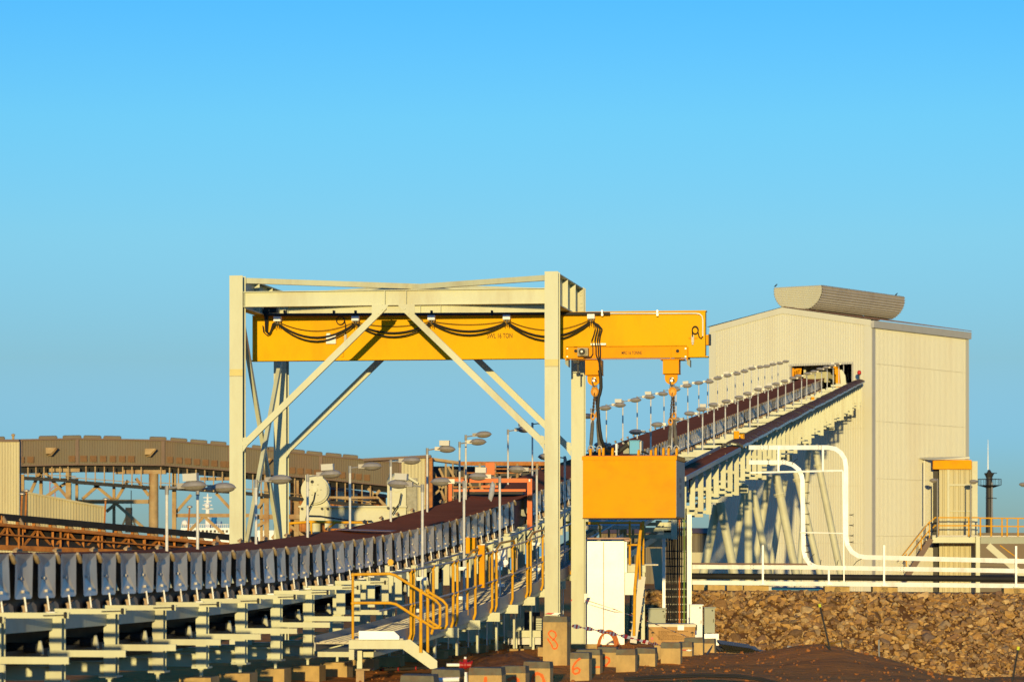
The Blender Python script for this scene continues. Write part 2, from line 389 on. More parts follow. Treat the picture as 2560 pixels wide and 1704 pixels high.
# ------------------------------------------------------------------ the cream shed at the head of the conveyor
SD = V((5500 / 8000, 1, 0)).normalized(); FD = V((-SD.y, SD.x, 0))      # side wall direction, front wall direction (leftwards)
SN = V((SD.y, -SD.x, 0)); FN = -SD
K0 = V((20.02, 178.3, 0)); WF, WS, ZE, ZA, ZB = 10.45, 12.0, 14.62, 15.55, -1.2
shed = thing('transfer_shed', 'tall cream corrugated shed with curved ridge ventilator where the conveyor enters', 'shed', (K0.x, K0.y, ZB))
def gable(t): return ZE + (ZA - ZE) * (1 - abs(t - WF * .54) / (WF * .54 if t < WF * .54 else WF * .46))
KL, KR = K0 + FD * WF, K0 + SD * WS
def t_at(px, Z=180):                     # distance along the front wall for a pixel column
    k = (px - 1280) / F; return (k * K0.y - K0.x) / (FD.x - k * FD.y)
hl, hr = t_at(1972), t_at(2133)
zh0, zh1 = CH + (HZ - 1000) * 180 / F, CH + (HZ - 912) * 180 / F
mb = ribbed(K0 + FD * .35, KL - FD * .35, ZB, lambda t: gable(t + .35) - .25, .155, .035, FN, (hr - .35, hl - .35, zh0, zh1))
part('front_wall', mb, SHED, shed)
mb = ribbed(K0 + SD * .3, KR - SD * .3, ZB, lambda t: ZE - .45, .155, .035, SN); part('side_wall', mb, SHED, shed)
mb = MB(); mb.face([KR + UP * ZB, KR + FD * WF + UP * ZB, KR + FD * WF + UP * (ZE - .1), KR + FD * WF * .54 + UP * (ZA - .1), KR + UP * (ZE - .1)])
mb.face([KL + UP * ZB, KL + SD * WS + UP * ZB, KL + SD * WS + UP * (ZE - .1), KL + UP * (ZE - .1)]); part('rear_wall', mb, SHED, shed)
for c, s1, nn in ((K0, FD, SN * .05), (KL, -FD, -SN * .05)):
    mb = MB(); mb.prism([c + nn + FN * .05 + UP * ZB, c + s1 * .42 + FN * .05 + UP * ZB, c + s1 * .42 + FN * .004 + UP * ZB, c + UP * ZB + FN * .004], UP * (ZE - ZB - .24)); part('corner_flashing', mb, SHED, shed)
mb = MB(); mb.box(KR - SD * .2 + SN * .02 + UP * ((ZB + ZE - .46) / 2), SD * .42, SN * .07, UP * (ZE - .46 - ZB)); part('corner_flashing', mb, SHED, shed)
mb = MB(); mb.box(K0 + SD * .2 + SN * .025 + UP * ((ZB + ZE - .46) / 2), SD * .34, SN * .05, UP * (ZE - .46 - ZB)); part('side_corner_trim', mb, FLASH, shed)
LAPM = mat('sheet_lap_line', (.55, .505, .385), .7, var=.1)  # slightly darker tone for the sheet joints
for z in (2.2, 5.4, 8.6, 11.8):
    if z < zh0 - .2 or z > zh1: mb = MB(); mb.box(K0 + FD * WF / 2 + FN * .04 + UP * z, FD * (WF - .9), FN * .006, UP * .014); part('sheet_lap', mb, LAPM, shed)
    mb = MB(); mb.box(K0 + SD * (WS / 2 + .1) + SN * .04 + UP * (z + .4), SD * (WS - .8), SN * .006, UP * .014); part('sheet_lap', mb, LAPM, shed)
# barge boards, eave gutter, roof sheets
ap = K0 + FD * WF * .54
mb = MB()
for a, b in ((K0, ap), (ap, KL)):
    za, zb = (ZE, ZA) if a is K0 else (ZA, ZE)
    a2, b2 = a + FN * .08, b + FN * .08
    mb.prism([a2 + UP * (za - .34), b2 + UP * (zb - .34), b2 + UP * zb, a2 + UP * za], -FN * .07)
part('barge_board', mb, SHED, shed)
mb = MB(); mb.box(K0 + SD * WS / 2 + SN * .10 + UP * (ZE - .24), SD * (WS + .1), SN * .2, UP * .4); part('eave_gutter', mb, FLASH, shed)
mb = MB()
for s, e in ((K0 + SN * .2, ap), (KL - SN * .2, ap)):
    n = 40
    for i in range(n):
        for (o0, h0), (o1, h1) in (((0, 0), (.72, 0)), ((.72, 0), (.8, .04)), ((.8, .04), (.92, .04)), ((.92, .04), (1, 0))):
            d0, d1 = SD * (-.06 + (WS + .12) * (i + o0) / n), SD * (-.06 + (WS + .12) * (i + o1) / n)
            mb.face([s + d0 + UP * (ZE + .02 + h0), s + d1 + UP * (ZE + .02 + h1), e + d1 + UP * (ZA + .03 + h1), e + d0 + UP * (ZA + .03 + h0)])
part('roof', mb, SHEDR, shed)
# curved ridge ventilator: corrugated drum shape, flat top
vc = ap - FD * .80 + SD * .3 + UP * (ZA - .12)
half = [(0.72, 0.0), (1.0, .13), (1.28, .36), (1.46, .62), (1.55, .88), (1.57, 1.1), (1.54, 1.30)]
def corr(pl, n=11, amp=.035):
    out = []; ls = [(V((b[0] - a[0], b[1] - a[1])).length) for a, b in zip(pl, pl[1:])]; tot = sum(ls)
    for i in range(n * 2 + 1):
        d = tot * i / (n * 2); k = 0
        while k < len(ls) - 1 and d > ls[k]: d -= ls[k]; k += 1
        a, b = V((*pl[k], 0)), V((*pl[k + 1], 0)); p = a.lerp(b, min(1, d / ls[k])); dd = (b - a).normalized()
        p += V((dd.y, -dd.x, 0)) * (amp if i % 2 else -amp); out.append((p.x, p.y))
    return out
mb = MB(); LV = 10.0
for sgn in (1, -1):
    pl = [vc - FD * sgn * x + UP * z for x, z in corr(half)]
    for a, b in zip(pl, pl[1:]): mb.face([a, a + SD * LV, b + SD * LV, b])
tl, tr_ = vc + FD * 1.54 + UP * 1.30, vc - FD * 1.54 + UP * 1.30
mb.face([tl, tr_, tr_ + SD * LV, tl + SD * LV])
part('ridge_ventilator', mb, mat('ventilator_sheet', (.45, .40, .33), .55, var=.08, scale=.6, dirt=(.25, .17, .12), dirt_amt=.3), shed)
for e in (0, LV):
    mb = MB(); prev = None; n_ = 13
    for i in range(n_ * 2 + 1):
        z = 1.30 * i / (n_ * 2); x = next(a[0] + (b[0] - a[0]) * (z - a[1]) / (b[1] - a[1]) for a, b in zip(half, half[1:]) if a[1] <= z <= b[1] + 1e-6) - .02
        o_ = SD * (e + (-.045 if i % 2 else .02)); row = (vc + FD * x + UP * z + o_, vc - FD * x + UP * z + o_)
        if prev: mb.face([prev[0], prev[1], row[1], row[0]])
        prev = row
    part('ventilator_end', mb, SHED, shed)
# doorway reveal and things inside
mb = MB(); i0, i1 = K0 + FD * hr, K0 + FD * hl
for a in (i0, i1): mb.bar(a + UP * zh0 + SD * .1, a + UP * zh1 + SD * .1, .25, .12, up=SD)
mb.bar(i0 + UP * (zh1 + .06) + SD * .1, i1 + UP * (zh1 + .06) + SD * .1, .25, .12); part('doorway_frame', mb, FLASH, shed)
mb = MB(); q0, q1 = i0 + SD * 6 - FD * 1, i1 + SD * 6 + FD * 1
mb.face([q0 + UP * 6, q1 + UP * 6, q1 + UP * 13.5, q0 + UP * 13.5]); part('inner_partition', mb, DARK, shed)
# chute, guards inside the doorway
mb = MB()
p = W(2095, 985, 177.5); mb.bar(p, W(2093, 922, 177.5), .28, .25, up=D); mb.bar(W(2093, 922, 177.5) + UP * .06, W(2085, 917, 177.6), .22, .12)
solo('yellow_guard_post', mb, YEL2, 'tall yellow guard standing beside the belt in the shed doorway', 'guard', p)
mb = MB(); p = W(2110, 970, 177.2)
mb.prism([W(2103, 972, 177.2), W(2116, 966, 177.2), W(2113, 938, 177.2), W(2105, 924, 177.2), W(2099, 924, 177.2)], D * .5)
solo('chute_cover', mb, CREAM, 'cream sloping chute cover beside the tall yellow guard in the doorway', 'chute', p)
mb = MB(); p = W(2000, 945, 183)
mb.bar(W(1979, 948, 182), W(1983, 920, 182), .1, .1); mb.bar(W(2000, 935, 182), W(2002, 918, 182), .1, .1)
mb.bar(W(1980, 927, 182), W(2003, 920, 182), .07, .12)
for i in range(5): mb.bar(W(1984 + i * 4, 944, 182), W(1985 + i * 4, 926, 182), .05, .05)
solo('yellow_barrier', mb, YEL2, 'small yellow barred barrier in the dark of the shed doorway', 'barrier', W(1979, 948, 182))
mb = MB(); mb.box(W(2050, 935, 183.5), FD * 1.4, SD * .8, UP * 1.0); mb.bar(W(2012, 945, 182.5), W(2012, 916, 182.5), .13, .13, up=D)
solo('head_chute', mb, CREAM2, 'dusty cream chute box behind the belt inside the doorway', 'chute', W(2050, 958, 183.5))
# red beacon by the doorway
def beacon(px, py, Z, r, label):
    p = W(px, py, Z); t = thing('red_beacon', label, 'beacon', p, 'red warning beacons on the conveyor')
    m = MB(); m.ball(p + UP * r * .2, r, r, r * 1.1, 10, 6); part('lens', m, RED, t, smooth=True)
    m = MB(); m.tube([p - UP * r * 4.5, p - UP * r * .8], r * .25, 6); m.tube([p - UP * r * .9, p - UP * r * .6], r * .8, 8); part('bracket', m, DARK, t)
beacon(2148, 932, 177, .12, 'red warning beacon on a stalk above the upper end of the hood')
beacon(1724, 1191, 80, .09, 'red warning beacon at the lower open end of the cable trough')
# birds on the ventilator
for px, py, lab in ((1934, 712, 'small dark bird perched on the front corner of the ridge ventilator'), (2255, 735, 'small dark bird perched on the far end of the ridge ventilator')):
    Z = 181 if px < 2000 else 190
    B_ = V((0, 0, 0)); p = B_; q0_ = vc + (FD * 1.45 if px < 2000 else SD * 9.6 - FD * 1.2) + UP * 1.31
    m = MB(); m.tube([p + V((-.16, 0, .02)), p + V((-.06, 0, .10)), p + V((.03, 0, .17)), p + V((.08, 0, .25)), p + V((.13, 0, .27)), p + V((.18, 0, .26))], [.012, .05, .065, .045, .04, .008], 8)
    m.tube([p + V((0, -.02, 0)), p + V((.01, -.02, .13))], .008, 5); m.tube([p + V((0, .02, 0)), p + V((.01, .02, .13))], .008, 5)
    m.v = [q0_ + v * .62 for v in m.v]
    solo('bird', m, BLACK, lab, 'bird', q0_, 'birds on the shed roof', True)

# ------------------------------------------------------------------ annex, platform and stairs on the side of the shed
ZA1 = 183.2
def X(px, Z): return (px - 1280) / F * Z
def Zh(py, Z): return CH + (HZ - py) / F * Z
annex = thing('shed_annex', 'low corrugated annex with an orange header at the back of the shed side wall', 'annex', (X(2390, ZA1), ZA1, ZB))
EX, EY = V((1, 0, 0)), V((0, 1, 0))
def fbox(mb, x0, x1, y0, y1, Z, d):      # box facing the camera from photo pixel bounds
    a, b = W(x0, y1, Z), W(x1, y0, Z); mb.box(V(((a.x + b.x) / 2, Z + d / 2, (a.z + b.z) / 2)), EX * (b.x - a.x), EY * d, UP * (b.z - a.z)); return mb
a, b = W(2348, 1480, ZA1), W(2442, 1480, ZA1)
mb = ribbed(a, b, ZB, lambda t: Zh(1170, ZA1), .3, .06, (0, -1, 0)); part('wall', mb, WALLC, annex)
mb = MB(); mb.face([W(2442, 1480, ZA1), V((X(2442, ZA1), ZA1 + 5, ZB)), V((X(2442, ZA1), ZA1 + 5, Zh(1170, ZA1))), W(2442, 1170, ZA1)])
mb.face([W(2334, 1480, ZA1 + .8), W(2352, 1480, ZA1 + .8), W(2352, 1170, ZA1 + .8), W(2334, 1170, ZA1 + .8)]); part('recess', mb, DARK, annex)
mb = MB(); fbox(mb, 2333, 2429, 1149, 1172, ZA1 - .35, .5); part('header_beam', mb, YEL2, annex)
mb = MB(); mb.prism([W(2288, 1143, ZA1 - .1), W(2424, 1141, ZA1 - .8), W(2424, 1146, ZA1 - .8), W(2334, 1149, ZA1 - .8), W(2288, 1145, ZA1 - .1)], EY * .7); part('awning', mb, SHED, annex)
mb = MB(); fbox(mb, 2368, 2374, 1172, 1335, ZA1 - .12, .1); fbox(mb, 2430, 2444, 1152, 1335, ZA1 - .12, .3); fbox(mb, 2374, 2430, 1209, 1214, ZA1 - .12, .1); fbox(mb, 2374, 2430, 1276, 1278, ZA1 - .12, .1); part('frame', mb, CREAM2, annex)
mb = MB(); fbox(mb, 2310, 2312, 1150, 1310, ZA1 - 1.2, .05); part('downpipe', mb, SHED, annex)
plat = thing('access_platform', 'steel access platform with yellow handrails beside the shed annex', 'platform', W(2390, 1480, 181))
mb = MB(); fbox(mb, 2331, 2444, 1341, 1356, 180.6, .3); fbox(mb, 2440, 2450, 1340, 1480, 180.3, .25); part('beam', mb, CREAM, plat)
mb = MB(); fbox(mb, 2331, 2446, 1337, 1340.5, 180.6, 2.4); part('deck', mb, GALV, plat)
mb = MB(); fbox(mb, 2451, 2700, 1342, 1358, 180.4, .3); part('walkway_beam', mb, GREYB, plat)  # dark grey puts this beam's shade into its colour
mb = MB(); fbox(mb, 2446.5, 2700, 1338, 1341.5, 180.4, 2); part('walkway_deck', mb, GALV, plat)
for px in (2345, 2422, 2451, 2478, 2505, 2518, 2545):
    m = MB(); m.tube([W(px, 1340, 180.3), W(px, 1293, 180.3)], .048, 6); part('handrail_post', m, RAIL, plat)
for y0, y1 in ((1293, 1296), (1313, 1317)):
    m = MB(); m.tube([W(2332, y0 + 6, 180.3), W(2337, y0, 180.3), W(2445, y0, 180.3), W(2452, y0 + 1, 180.3), W(2700, y1, 180.3)], .042, 6); part('handrail', m, RAIL, plat)
st = thing('access_stairs', 'yellow railed stairs dropping from the platform along the shed wall', 'stairs', W(2250, 1450, 179.5))
for dy in (0, 1.1):
    m = MB(); m.bar(W(2328, 1346, 179.4 + dy), W(2262, 1450, 179.4 + dy), .06, .30); part('stringer', m, TANR, st)
    m = MB(); m.tube([W(2330, 1300, 179.4 + dy), W(2324, 1303, 179.4 + dy), W(2247, 1400, 179.4 + dy)], .03, 6); m.tube([W(2325, 1322, 179.4 + dy), W(2262, 1402, 179.4 + dy)], .03, 6)
    for px, py in ((2324, 1346), (2303, 1380), (2266, 1425)): m.tube([W(px, py, 179.4 + dy), W(px, py - 43, 179.4 + dy)], .03, 6)
    part('handrail', m, RAIL, st)
for i in range(9):
    m = MB(); p = W(2322 - i * 7.2, 1352 + i * 11.2, 179.95); m.box(p, EX * .3, EY * 1.0, UP * .05); part('tread', m, RUST, st)
st2 = thing('side_stairs', 'steel stairs with yellow rails below the raised walkway past the annex', 'stairs', W(2540, 1450, 179.5))
for dy in (0, 1.1):
    m = MB(); m.bar(W(2470, 1362, 178.9 + dy), W(2600, 1475, 178.9 + dy), .06, .35); part('stringer', m, CREAM2, st2)
    m = MB(); m.tube([W(2500, 1362, 178.9 + dy), W(2620, 1450, 178.9 + dy)], .03, 6); part('handrail', m, RAIL, st2)
mb = MB(); a, b = W(2440, 1480, 215), W(2660, 1480, 215)
mb.box(V(((a.x + b.x) / 2, 218, .9)), EX * (b.x - a.x), EY * 6, UP * 4.1)
solo('low_shed', mb, TAN, 'low beige shed under the raised walkway behind the white cable trays', 'shed', V(((a.x + b.x) / 2, 218, -1.2)))
mb = MB(); mb = ribbed(W(1500, 1480, 262), W(1830, 1480, 262), -1.5, lambda t: Zh(1331, 262), .5, .06, (0, -1, 0))
fs = thing('far_store', 'low beige store with brown roof far behind the trestle legs', 'building', W(1660, 1470, 262)); part('wall', mb, TAN, fs)
mb = MB(); mb.hexa([W(1495, 1332, 261.5), W(1835, 1332, 261.5), W(1835, 1332, 261.5) + EY * 9, W(1495, 1332, 261.5) + EY * 9, W(1495, 1319, 263.5), W(1835, 1319, 263.5), W(1835, 1319, 263.5) + EY * 5, W(1495, 1319, 263.5) + EY * 5]); part('roof', mb, SHEDR, fs)
mb = MB(); fbox(mb, 1700, 1790, 1380, 1450, 240, 1.); fr = solo('low_wall', mb, WALLC, 'low pale wall behind the trestle feet before the far store', 'wall', W(1745, 1460, 240))
def doorlamp(px, py, Z, hd, label):
    t = thing('platform_lamp', label, 'lamp', W(px, 1340, Z), 'lamps at the annex platform')
    m = MB(); m.tube([W(px, 1340, Z), W(px, py - 4, Z)], .04, 6); part('pole', m, GALV, t)
    m = MB(); m.ball(W(px + hd, py, Z), .24, .18, .11, 10, 6); part('lamp_head', m, LAMPM, t, smooth=True)
    m = MB(); m.ball(W(px + hd, py + 2.5, Z), .17, .13, .09, 10, 6); part('lens', m, LENS, t, smooth=True)
doorlamp(2344, 1200, 179.8, -10, 'platform lamp on a pole beside the dark recess of the annex')
doorlamp(2427, 1203, 179.8, 7, 'platform lamp on a pole at the outer corner of the annex')
doorlamp(2566, 1210, 180, -8, 'platform lamp out along the walkway beyond the radar tower')
# far tower
tw = thing('radar_tower', 'distant grey lattice-topped tower with whip antenna behind the walkway rails', 'tower', W(2474, 1440, 480))
mb = MB(); mb.tube([W(2474, 1440, 480), W(2473, 1190, 480)], [.62, .48], 12); part('shaft', mb, DARK, tw, smooth=True)
mb = MB(); mb.tube([W(2480, 1330, 479.3), W(2480, 1205, 479.3)], .13, 6); part('conduit', mb, GALV, tw)
mb = MB(); mb.tube([W(2474, 1219, 480), W(2474, 1212, 480)], [.5, 1.8], 14)
for i in range(14):
    a_ = 2 * PI * i / 14; c = W(2474, 1212, 480) + V((math.cos(a_), math.sin(a_), 0)) * 1.75; mb.tube([c, c + UP * .9], .03, 4)
mb.tube([W(2474, 1197, 480) + V((math.cos(2 * PI * i / 14), math.sin(2 * PI * i / 14), 0)) * 1.75 for i in range(14)], .035, 4, closed=True); part('gallery_deck', mb, DARK, tw)
mb = MB(); mb.tube([W(2473, 1192, 480), W(2473, 1182, 480)], [.5, .8], 10); mb.tube([W(2482, 1182, 480) + V((math.cos(2 * PI * i / 10), math.sin(2 * PI * i / 10), 0)) * .6 for i in range(10)], .05, 4, closed=True)
mb.tube([W(2473, 1182, 480), W(2473, 1173, 480)], [.45, .1], 8); mb.tube([W(2464, 1243, 479), W(2492, 1245, 479)], .06, 5); part('top_cage', mb, DARK, tw)
mb = MB(); mb.tube([W(2470, 1173, 480), W(2470, 1098, 480)], [.1, .03], 6); part('antenna', mb, GALVW, tw)

# ------------------------------------------------------------------ enclosed gallery on the left
gal = thing('conveyor_gallery', 'long dusty tan enclosed conveyor gallery with roof vents, bending behind the gantry', 'conveyor gallery', W(400, 1440, 300))
nodes = [(-150, 1103, 1165, 296), (52, 1101, 1162, 298), (193, 1098, 1159, 300), (408, 1102, 1160.5, 303), (575, 1116, 1174, 306), (802, 1140, 1195, 310), (1002, 1158, 1215, 314)]
for (x0, t0, b0, z0), (x1, t1, b1, z1) in zip(nodes, nodes[1:]):
    A, B = W(x0, t0, z0), W(x1, t1, z1); ln = (V((B.x, B.y)) - V((A.x, A.y))).length
    zb0, zb1 = Zh(b0, z0), Zh(b1, z1)
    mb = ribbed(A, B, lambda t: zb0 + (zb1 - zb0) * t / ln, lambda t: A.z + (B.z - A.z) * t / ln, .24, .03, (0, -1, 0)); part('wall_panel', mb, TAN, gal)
    dd = (B - A).normalized()
    mb = MB(); mb.hexa([A + UP * .0 + EY * -.2, B + EY * -.2, B + EY * 3.2, A + EY * 3.2, A + UP * .14 + EY * -.2, B + UP * .14 + EY * -.2, B + UP * .14 + EY * 3.2, A + UP * .14 + EY * 3.2]); part('roof', mb, TANR, gal)
    a2, b2 = V((A.x, A.y + 1.0, zb0)), V((B.x, B.y + 1.0, zb1))
    mb = MB(); mb.hexa([a2 - UP * .7, b2 - UP * .7, b2 - UP * .7 + EY * 2.2, a2 - UP * .7 + EY * 2.2, a2, b2, b2 + EY * 2.2, a2 + EY * 2.2]); part('shade_floor_beam', mb, BLACK, gal)  # floor beam deepened and blackened to stand for the shade under the gallery
    mb = MB(); mb.bar(V((A.x, A.y - .06, zb0 - .06)), V((B.x, B.y - .06, zb1 - .06)), .1, .12); part('floor_angle', mb, TANR, gal)
    mb = MB(); mb.box((B + V((B.x, B.y, zb1))) / 2 - EY * .08, EX * .32, EY * .1, UP * (B.z - zb1)); part('joint_strip', mb, TANR, gal)
def gtop(px):
    for a, b in zip(nodes, nodes[1:]):
        if a[0] <= px <= b[0]:
            k = (px - a[0]) / (b[0] - a[0]); return [a[i] + (b[i] - a[i]) * k for i in range(4)]
vents = [(-5, 17), (120, 23), (180, 23), (231, 22), (281, 22), (395, 21), (447, 21), (497, 21), (546, 20), (650, 20), (690, 20), (742, 20), (786, 20), (834, 20), (876, 19)]
for px, hw in vents:
    _, ty, by, z = gtop(px); _, ty1, _, z1 = gtop(px + 18); _, ty0, _, z0 = gtop(px - 18)
    p, q = W(px - hw, ty0 - 6 + (ty0 - ty) * .1, z + 1.4), W(px + hw, ty1 - 6, z + 1.4)
    m = MB(); dd = (q - p).normalized()
    m.tube([p, p + dd * .12, q - dd * .12, q], [.13, .2, .2, .13], 10); m.bar(p + dd * .2 - UP * .3, q - dd * .2 - UP * .3, .3, .3); part('roof_vent', m, TAN, gal, smooth=True)
lv = [52, 76, 179, 209, 233, 257, 281, 305, 328, 424, 447, 469, 491, 513, 535, 557, 564, 576, 730, 750, 771, 792, 817, 836, 855, 877, 896, 916]
for px in lv:
    _, ty, by, z = gtop(px); y1 = by - 5.5
    m = MB(); fbox(m, px - 8.5, px + 8.5, y1 - 15.5, y1, z - .12, .08)
    for i in range(6): fbox(m, px - 7.5, px + 7.5, y1 - 14.2 + i * 2.4, y1 - 13.0 + i * 2.4, z - .17, .05)
    part('louvre', m, LOUV, gal)
for px in (128, 375, 665):
    _, ty, by, z = gtop(px)
    m = MB(); a_ = W(px - 10, ty + 20, z - .1); m.prism([a_, a_ - UP * .75, a_ - UP * .75 + V((.5, -.8, 0)), a_ + V((1.1, -.8, 0)) - UP * .05], EX * .0 + EY * .02)
    m.hexa([a_ - UP * .7, a_ - UP * .7 + EX * .5, a_ - UP * .55 + EX * .5 - EY * .9, a_ - UP * .55 - EY * .9, a_, a_ + EX * 1., a_ + EX * 1. - EY * .9, a_ - EY * .9]); part('side_hood', m, RUSTP, gal)
# hanging walkway under the gallery
m = MB()
for (x0, y0, z0), (x1, y1, z1) in (((60, 1190, 298), (190, 1196, 300)), ((180, 1199, 300), (374, 1214, 303)), ((398, 1213, 303), (575, 1224, 306)), ((575, 1224, 306), (940, 1262, 312))):
    m.hexa([W(x0, y0 + 9, z0 - .5), W(x1, y1 + 9, z1 - .5), W(x1, y1 + 9, z1) + EY, W(x0, y0 + 9, z0) + EY, W(x0, y0, z0 - .5), W(x1, y1, z1 - .5), W(x1, y1, z1) + EY, W(x0, y0, z0) + EY])
part('hanging_walkway', m, DARK, gal)
for (x0, y0, z0), (x1, y1, z1) in (((60, 1184, 298), (190, 1190, 300)), ((180, 1193, 300), (374, 1208, 303)), ((398, 1206, 303), (575, 1217, 306)), ((575, 1217, 306), (940, 1255, 312))):
    m = MB(); m.bar(W(x0, y0, z0 - .62), W(x1, y1, z1 - .62), .06, .07); part('walkway_rail', m, RUSTP, gal)
for px in list(range(70, 190, 20)) + list(range(215, 372, 23)) + list(range(402, 570, 22)) + list(range(590, 930, 21)):
    _, ty, by, z = gtop(px); k = smooth01(60, 940, px)
    yb = 1190 + (1262 - 1190) * ((px - 60) / 880)
    m = MB(); m.bar(W(px, by + 6, z - .6), W(px, yb, z - .6), .11, .11, up=EY); part('hanger', m, RUSTP, gal)
# rusty trestles under the gallery
def trestle(name, label, base, cols, beams, braces, loc):
    t = thing('gallery_trestle', label, 'trestle', loc, 'rust stained trestles under the gallery')
    for x0, x1, y0, y1, z in cols:
        m = MB()
        if x1 - x0 > 13: m.tube([W((x0 + x1) / 2, y1, z), W((x0 + x1) / 2, y0, z)], (x1 - x0) / 2 * z / F, 14)
        else: fbox(m, x0, x1, y0, y1, z, (x1 - x0) * z / F)
        part('column', m, RUSTP, t, smooth=x1 - x0 > 13)
    for x0, x1, y0, y1, z in beams: part('beam', fbox(MB(), x0, x1, y0, y1, z - .05, .8), RUSTP, t)
    for x0, y0, x1, y1, w_, z in braces:
        m = MB(); m.bar(W(x0, y0, z + .3), W(x1, y1, z + .3), .28, w_ * .72 * z / F, up=EY); part('brace', m, RUSTP, t)
trestle(1, 'slim gallery trestle, an A-frame behind the low corrugated wall', 0, [(164, 177, 1180, 1420, 300), (52, 60, 1185, 1420, 300), (98, 106, 1180, 1420, 301)], [(120, 199, 1170, 1179, 300)],
        [(66, 1255, 98, 1181, 9, 300), (114, 1181, 166, 1240, 9, 300), (108, 1245, 164, 1207, 7, 302)], W(130, 1430, 300))
trestle(2, 'gallery trestle with one thick round column and starred rusty bracing', 0, [(372, 396, 1184, 1430, 303), (281, 288, 1210, 1420, 303.6), (188, 195, 1195, 1420, 301)], [(288, 414, 1174, 1184, 302.6), (195, 371, 1248, 1258, 303)],
        [(206, 1247, 250, 1208, 9, 303), (236, 1210, 290, 1256, 9, 303), (290, 1250, 320, 1200, 8, 303), (340, 1195, 372, 1238, 8, 303), (266, 1278, 292, 1256, 8, 303), (290, 1258, 372, 1330, 9, 303)], W(330, 1430, 303))
trestle(3, 'gallery trestle behind the ship, dark column with rusty V bracing', 0, [(430, 440, 1180, 1430, 305)], [(430, 640, 1283, 1292, 306), (500, 575, 1192, 1200, 306)],
        [(440, 1280, 478, 1236, 9, 306), (540, 1232, 575, 1270, 9, 306), (475, 1325, 508, 1292, 8, 306), (512, 1292, 560, 1335, 8, 306)], W(470, 1430, 305))
trestle(4, 'dense rusty gallery trestle behind the crossed gantry side braces', 0, [(660, 672, 1185, 1420, 308), (735, 747, 1200, 1420, 309), (650, 657, 1230, 1420, 309), (1005, 1012, 1200, 1420, 314)], [(640, 750, 1285, 1297, 308.4), (720, 940, 1240, 1246, 310)],
        [(644, 1270, 670, 1235, 10, 308), (640, 1315, 672, 1300, 10, 308), (730, 1245, 760, 1275, 9, 309), (720, 1310, 760, 1340, 10, 309), (680, 1345, 720, 1300, 9, 309), (920, 1220, 965, 1265, 8, 313), (905, 1270, 950, 1225, 8, 313)], W(700, 1430, 308))
# dark clutter wall behind that trestle: an old rusty bin house
mb = MB(); a, b = W(725, 1400, 330), W(965, 1400, 330)
mb = ribbed(a, b, -1.2, lambda t: Zh(1205 + 30 * t / 10, 330), .6, .1, (0, -1, 0)); mb2 = MB()
bh = thing('rusty_bin_house', 'dim rust brown clad building behind the sloping end of the gallery', 'building', W(840, 1430, 330)); part('wall', mb, RUST, bh)
mb = MB(); mb.bar(W(722, 1203, 330), W(968, 1240, 330), 1, .3); part('roof_edge', mb, TANR, bh)
for i in range(5):
    m = MB(); px = 770 + i * 34; fbox(m, px, px + 22, 1218 + i * 4, 1250 + i * 3, 329.6, .15); part('panel', m, WALLC, bh)
# tall corrugated tower at the left edge, low wall beside it
tl_ = thing('clad_tower', 'tall yellowed corrugated tower where the tan gallery begins', 'tower', W(0, 1430, 250))
mb = ribbed(W(-120, 1430, 250), W(49, 1430, 250), -1.2, lambda t: Zh(1103, 250), .22, .05, (0, -1, 0)); part('front_wall', mb, WALLC, tl_)
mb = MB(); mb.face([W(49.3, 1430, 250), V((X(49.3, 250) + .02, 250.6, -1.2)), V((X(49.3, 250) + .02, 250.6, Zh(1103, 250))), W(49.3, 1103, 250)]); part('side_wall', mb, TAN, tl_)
mb = MB(); mb.box(W(-40, 1101, 250.3), EX * 5.6, EY * .9, UP * .2); part('roof', mb, TANR, tl_)
lw = thing('skirt_wall', 'low yellowed corrugated wall sloping down beside the clad tower', 'wall', W(160, 1430, 245))
a, b = W(70, 1430, 243), W(262, 1430, 247); ln = (b - a).length
mb = ribbed(a, b, -1.2, lambda t: Zh(1232, 243) + (Zh(1268, 247) - Zh(1232, 243)) * t / ln, .24, .06, (0, -1, 0)); part('cladding', mb, WALLC, lw)
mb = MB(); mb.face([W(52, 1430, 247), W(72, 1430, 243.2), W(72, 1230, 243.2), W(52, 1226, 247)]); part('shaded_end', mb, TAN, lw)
mb = MB(); mb.bar(W(70, 1231, 242.9), W(263, 1267, 246.9), .12, .14); part('capping', mb, WALLC, lw)
mast = MB(); mast.tube([W(33, 1100, 297), W(33, 1090, 297)], .12, 6); mast.ball(W(33, 1087, 297), .19, .19, .14, 8, 5)
solo('roof_cowl', mast, RUSTP, 'small round cowl on the gallery roof above the clad tower', 'cowl', W(33, 1100, 297))
# ------------------------------------------------------------------ ship in the harbour
ship = thing('ship', 'white ship bridge with radar mast seen under the gallery', 'ship', W(510, 1372, 700))
mb = MB(); fbox(mb, 452, 575, 1319, 1400, 700, 14); fbox(mb, 440, 660, 1345, 1420, 698, 20); fbox(mb, 640, 690, 1325, 1400, 700, 10); part('superstructure', mb, SHIPW, ship)
for i in range(11):
    m = MB(); fbox(m, 464 + i * 10, 470 + i * 10, 1324, 1330, 699.8, .15); part('window', m, DARK, ship)
mb = MB(); mb.tube([W(519, 1320, 704), W(519, 1275, 704), W(519, 1233, 704)], [.6, .45, .12], 8)
for y_, w_ in ((1243, 11), (1252, 9), (1262, 12), (1271, 14)): mb.tube([W(519 - w_, y_, 704), W(519 + w_, y_, 704)], .12, 5)
mb.tube([W(512, 1262, 704), W(524, 1262, 704)], .5, 6); mb.ball(W(518, 1264, 703), .6, .6, .6, 8, 6); part('radar_mast', mb, SHIPW, ship)
